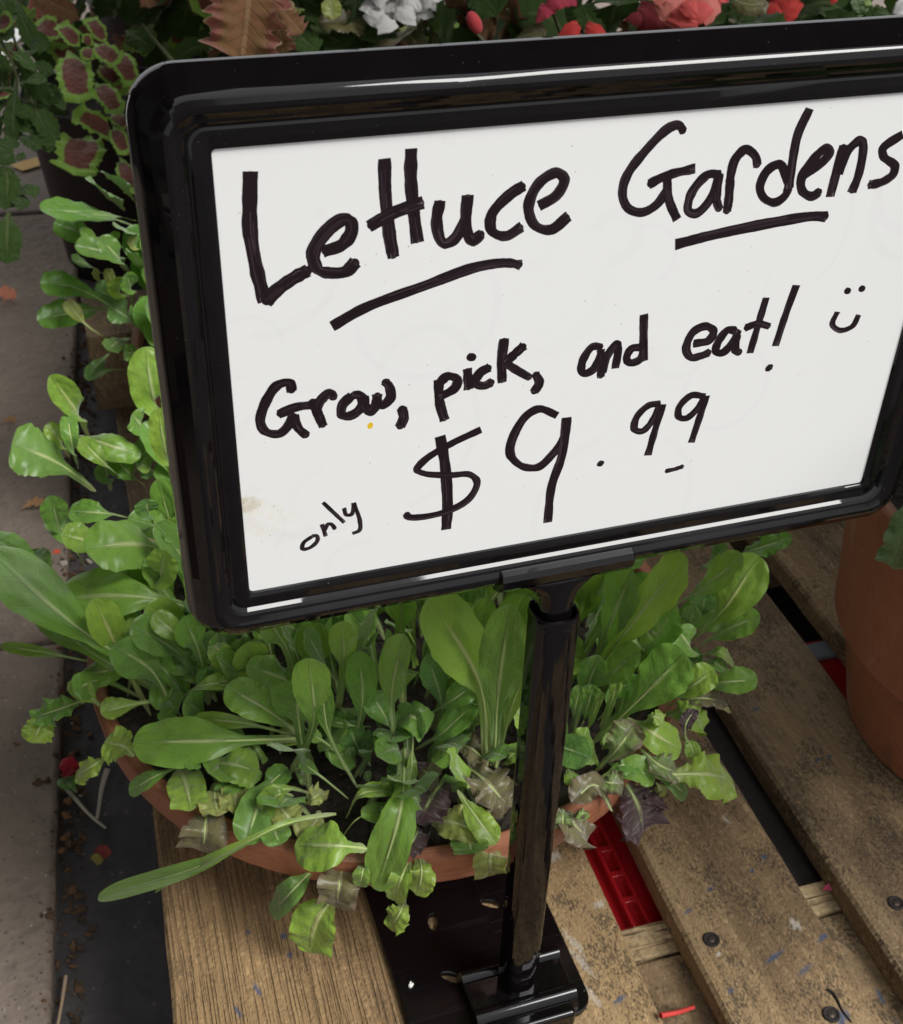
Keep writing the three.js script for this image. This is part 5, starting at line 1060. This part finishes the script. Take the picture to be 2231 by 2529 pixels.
  leafOn(2, 735, 0.036, 0.02, [0.7, 0.28, 0.17], 'orange_petal', 'orange pink petal on the pavement cut by the left picture edge', 'petal');
  leafOn(22, 1040, 0.014, 0.007, [0.42, 0.24, 0.11], 'dry_leaf', 'small tan dry leaf near the left picture edge', 'leaf');
  leafOn(139, 1365, 0.007, 0.005, [0.6, 0.08, 0.03], 'red_petal', 'tiny bright red petal just left of the lettuce on the pavement', 'petal', 0.03);
  const pk = onLevel(2045, 2195, -0.0145); solo('pink_petal', leafGeo([pk.clone().add(V3(-0.0035, 0, 0.001)), pk.clone().add(V3(0, 0.0012, 0)), pk.clone().add(V3(0.0035, 0, -0.001))], 0.0045, { pet: 0.02, nu: 12, nv: 6 }), petal([0.75, 0.1, 0.22]), 'tiny hot pink petal in the gap right of the screwed board', 'petal');
  const rs = tube([onLevel(1632, 2508, 0.0045), onLevel(1670, 2501, 0.001), onLevel(1712, 2488, -0.012)], 0.0016, 0.0013, 14, 8); solo('red_twig', rs, phy([0.6, 0.05, 0.04], { clearcoat: 0.3 }), 'short coral red twig lying across the second board at the bottom', 'twig');
  const wc = onLevel(1015, 2432, 0.005); solo('white_crumb', cr.clone().scale(0.0013, 0.0012, 0.0018).translate(wc.x, wc.y, wc.z), std([0.75, 0.73, 0.7]), 'tiny white crumb on the black foot plate', 'crumb');
}
{ // painted stripes on the road beyond, bright through the leaves at the top left
  const stripe = (z, w, d, x) => { const g = new THREE.PlaneGeometry(w, d, 1, 1); g.rotateX(-Math.PI / 2); g.rotateY(0.05); g.translate(x, 0.0126, z); struct('road_marking', g, std([0.8, 0.79, 0.76], { roughness: 0.6 })); };
  stripe(-2.6, 1.3, 0.8, -1.56);
}

// ---------------------------------------------------------------- shop front and awning over the stall (outside the frame)
{
  const wallM = std([0.1, 0.07, 0.055], { roughness: 0.85 });
  const w = thing('shop_wall', 'brown shop front left of the stall', 'building', V3(-1.7, 0, 0.7), 0);
  part('wall', box(0.2, 3.4, 4.4, -0.1, 1.7, 0), wallM, w); part('window', box(0.02, 1.6, 1.6, 0.012, 1.65, 0), phy([0.02, 0.025, 0.03], { roughness: 0.08 }), w); part('plinth', box(0.06, 0.5, 4.4, 0.031, 0.25, 0), std([0.08, 0.07, 0.065]), w);
  // slatted plant stand left behind the photographer
  const k = thing('plant_stand', 'dark wooden plant stand behind the photographer at the left', 'stand', V3(-0.86, 0, 0.3), 0.1), km = std([0.05, 0.035, 0.024], { roughness: 0.8 });
  for (const [x, z] of [[-0.28, -0.4], [0.28, -0.4], [-0.28, 0.4], [0.28, 0.4]]) part('post', box(0.05, 2.0, 0.05, x, 1.0, z), km, k);
  for (const y of [0.25, 0.7, 1.15, 1.6, 1.98]) part('shelf', box(0.64, 0.03, 0.9, 0, y, 0), km, k);
  for (let i = 0; i < 12; i++) part('back_slat', box(0.018, 0.14, 0.9, -0.31, 0.12 + i * 0.165, 0), km, k);
  for (const y of [0.265, 0.715, 1.165, 1.615]) for (const z of [-0.26, 0, 0.26]) part('tray', box(0.5, 0.16, 0.22, 0, y + 0.08, z, 0.01), std([0.03, 0.035, 0.03]), k);
  const a = thing('awning', 'dark green cloth awning on the shop front at the left', 'awning', V3(-1.7, 2.2, 0.1), 0), am = std([0.02, 0.035, 0.026], { roughness: 0.9 });
  const cloth = (w, d, x, z, t) => { const c = new THREE.BoxGeometry(w, 0.012, d); c.translate(x, 0, z); c.rotateZ(t); return c; };
  part('cloth', cloth(1.62, 2.3, 0.81, 0, -0.12), am, a); part('valance', box(0.012, 0.2, 2.3, 1.61, -0.3, 0), am, a);
  part('rod', noUV([-1.1, 1.1].map((z) => new THREE.CylinderGeometry(0.015, 0.015, 1.62, 10).rotateZ(Math.PI / 2).translate(0.81, -0.05, z).rotateZ(-0.12))), std([0.3, 0.3, 0.3], { metalness: 0.6, roughness: 0.4 }), a);
  const c2 = thing('canopy', 'dark green market canopy over the flower plants behind the sign', 'canopy', V3(0.25, 0, -1.7), 0);
  part('cloth', cloth(2.4, 1.75, -0.1, 0.2, 0.0).translate(0, 1.75, 0), am, c2);
  for (const [x, z] of [[1.05, 0.6], [-1.0, -0.62], [1.05, -0.62]]) part('post', new THREE.CylinderGeometry(0.02, 0.02, 1.75, 12).translate(x, 0.875, z), std([0.5, 0.5, 0.5], { metalness: 0.7, roughness: 0.4 }), c2);
}

renderer.render(scene, camera);
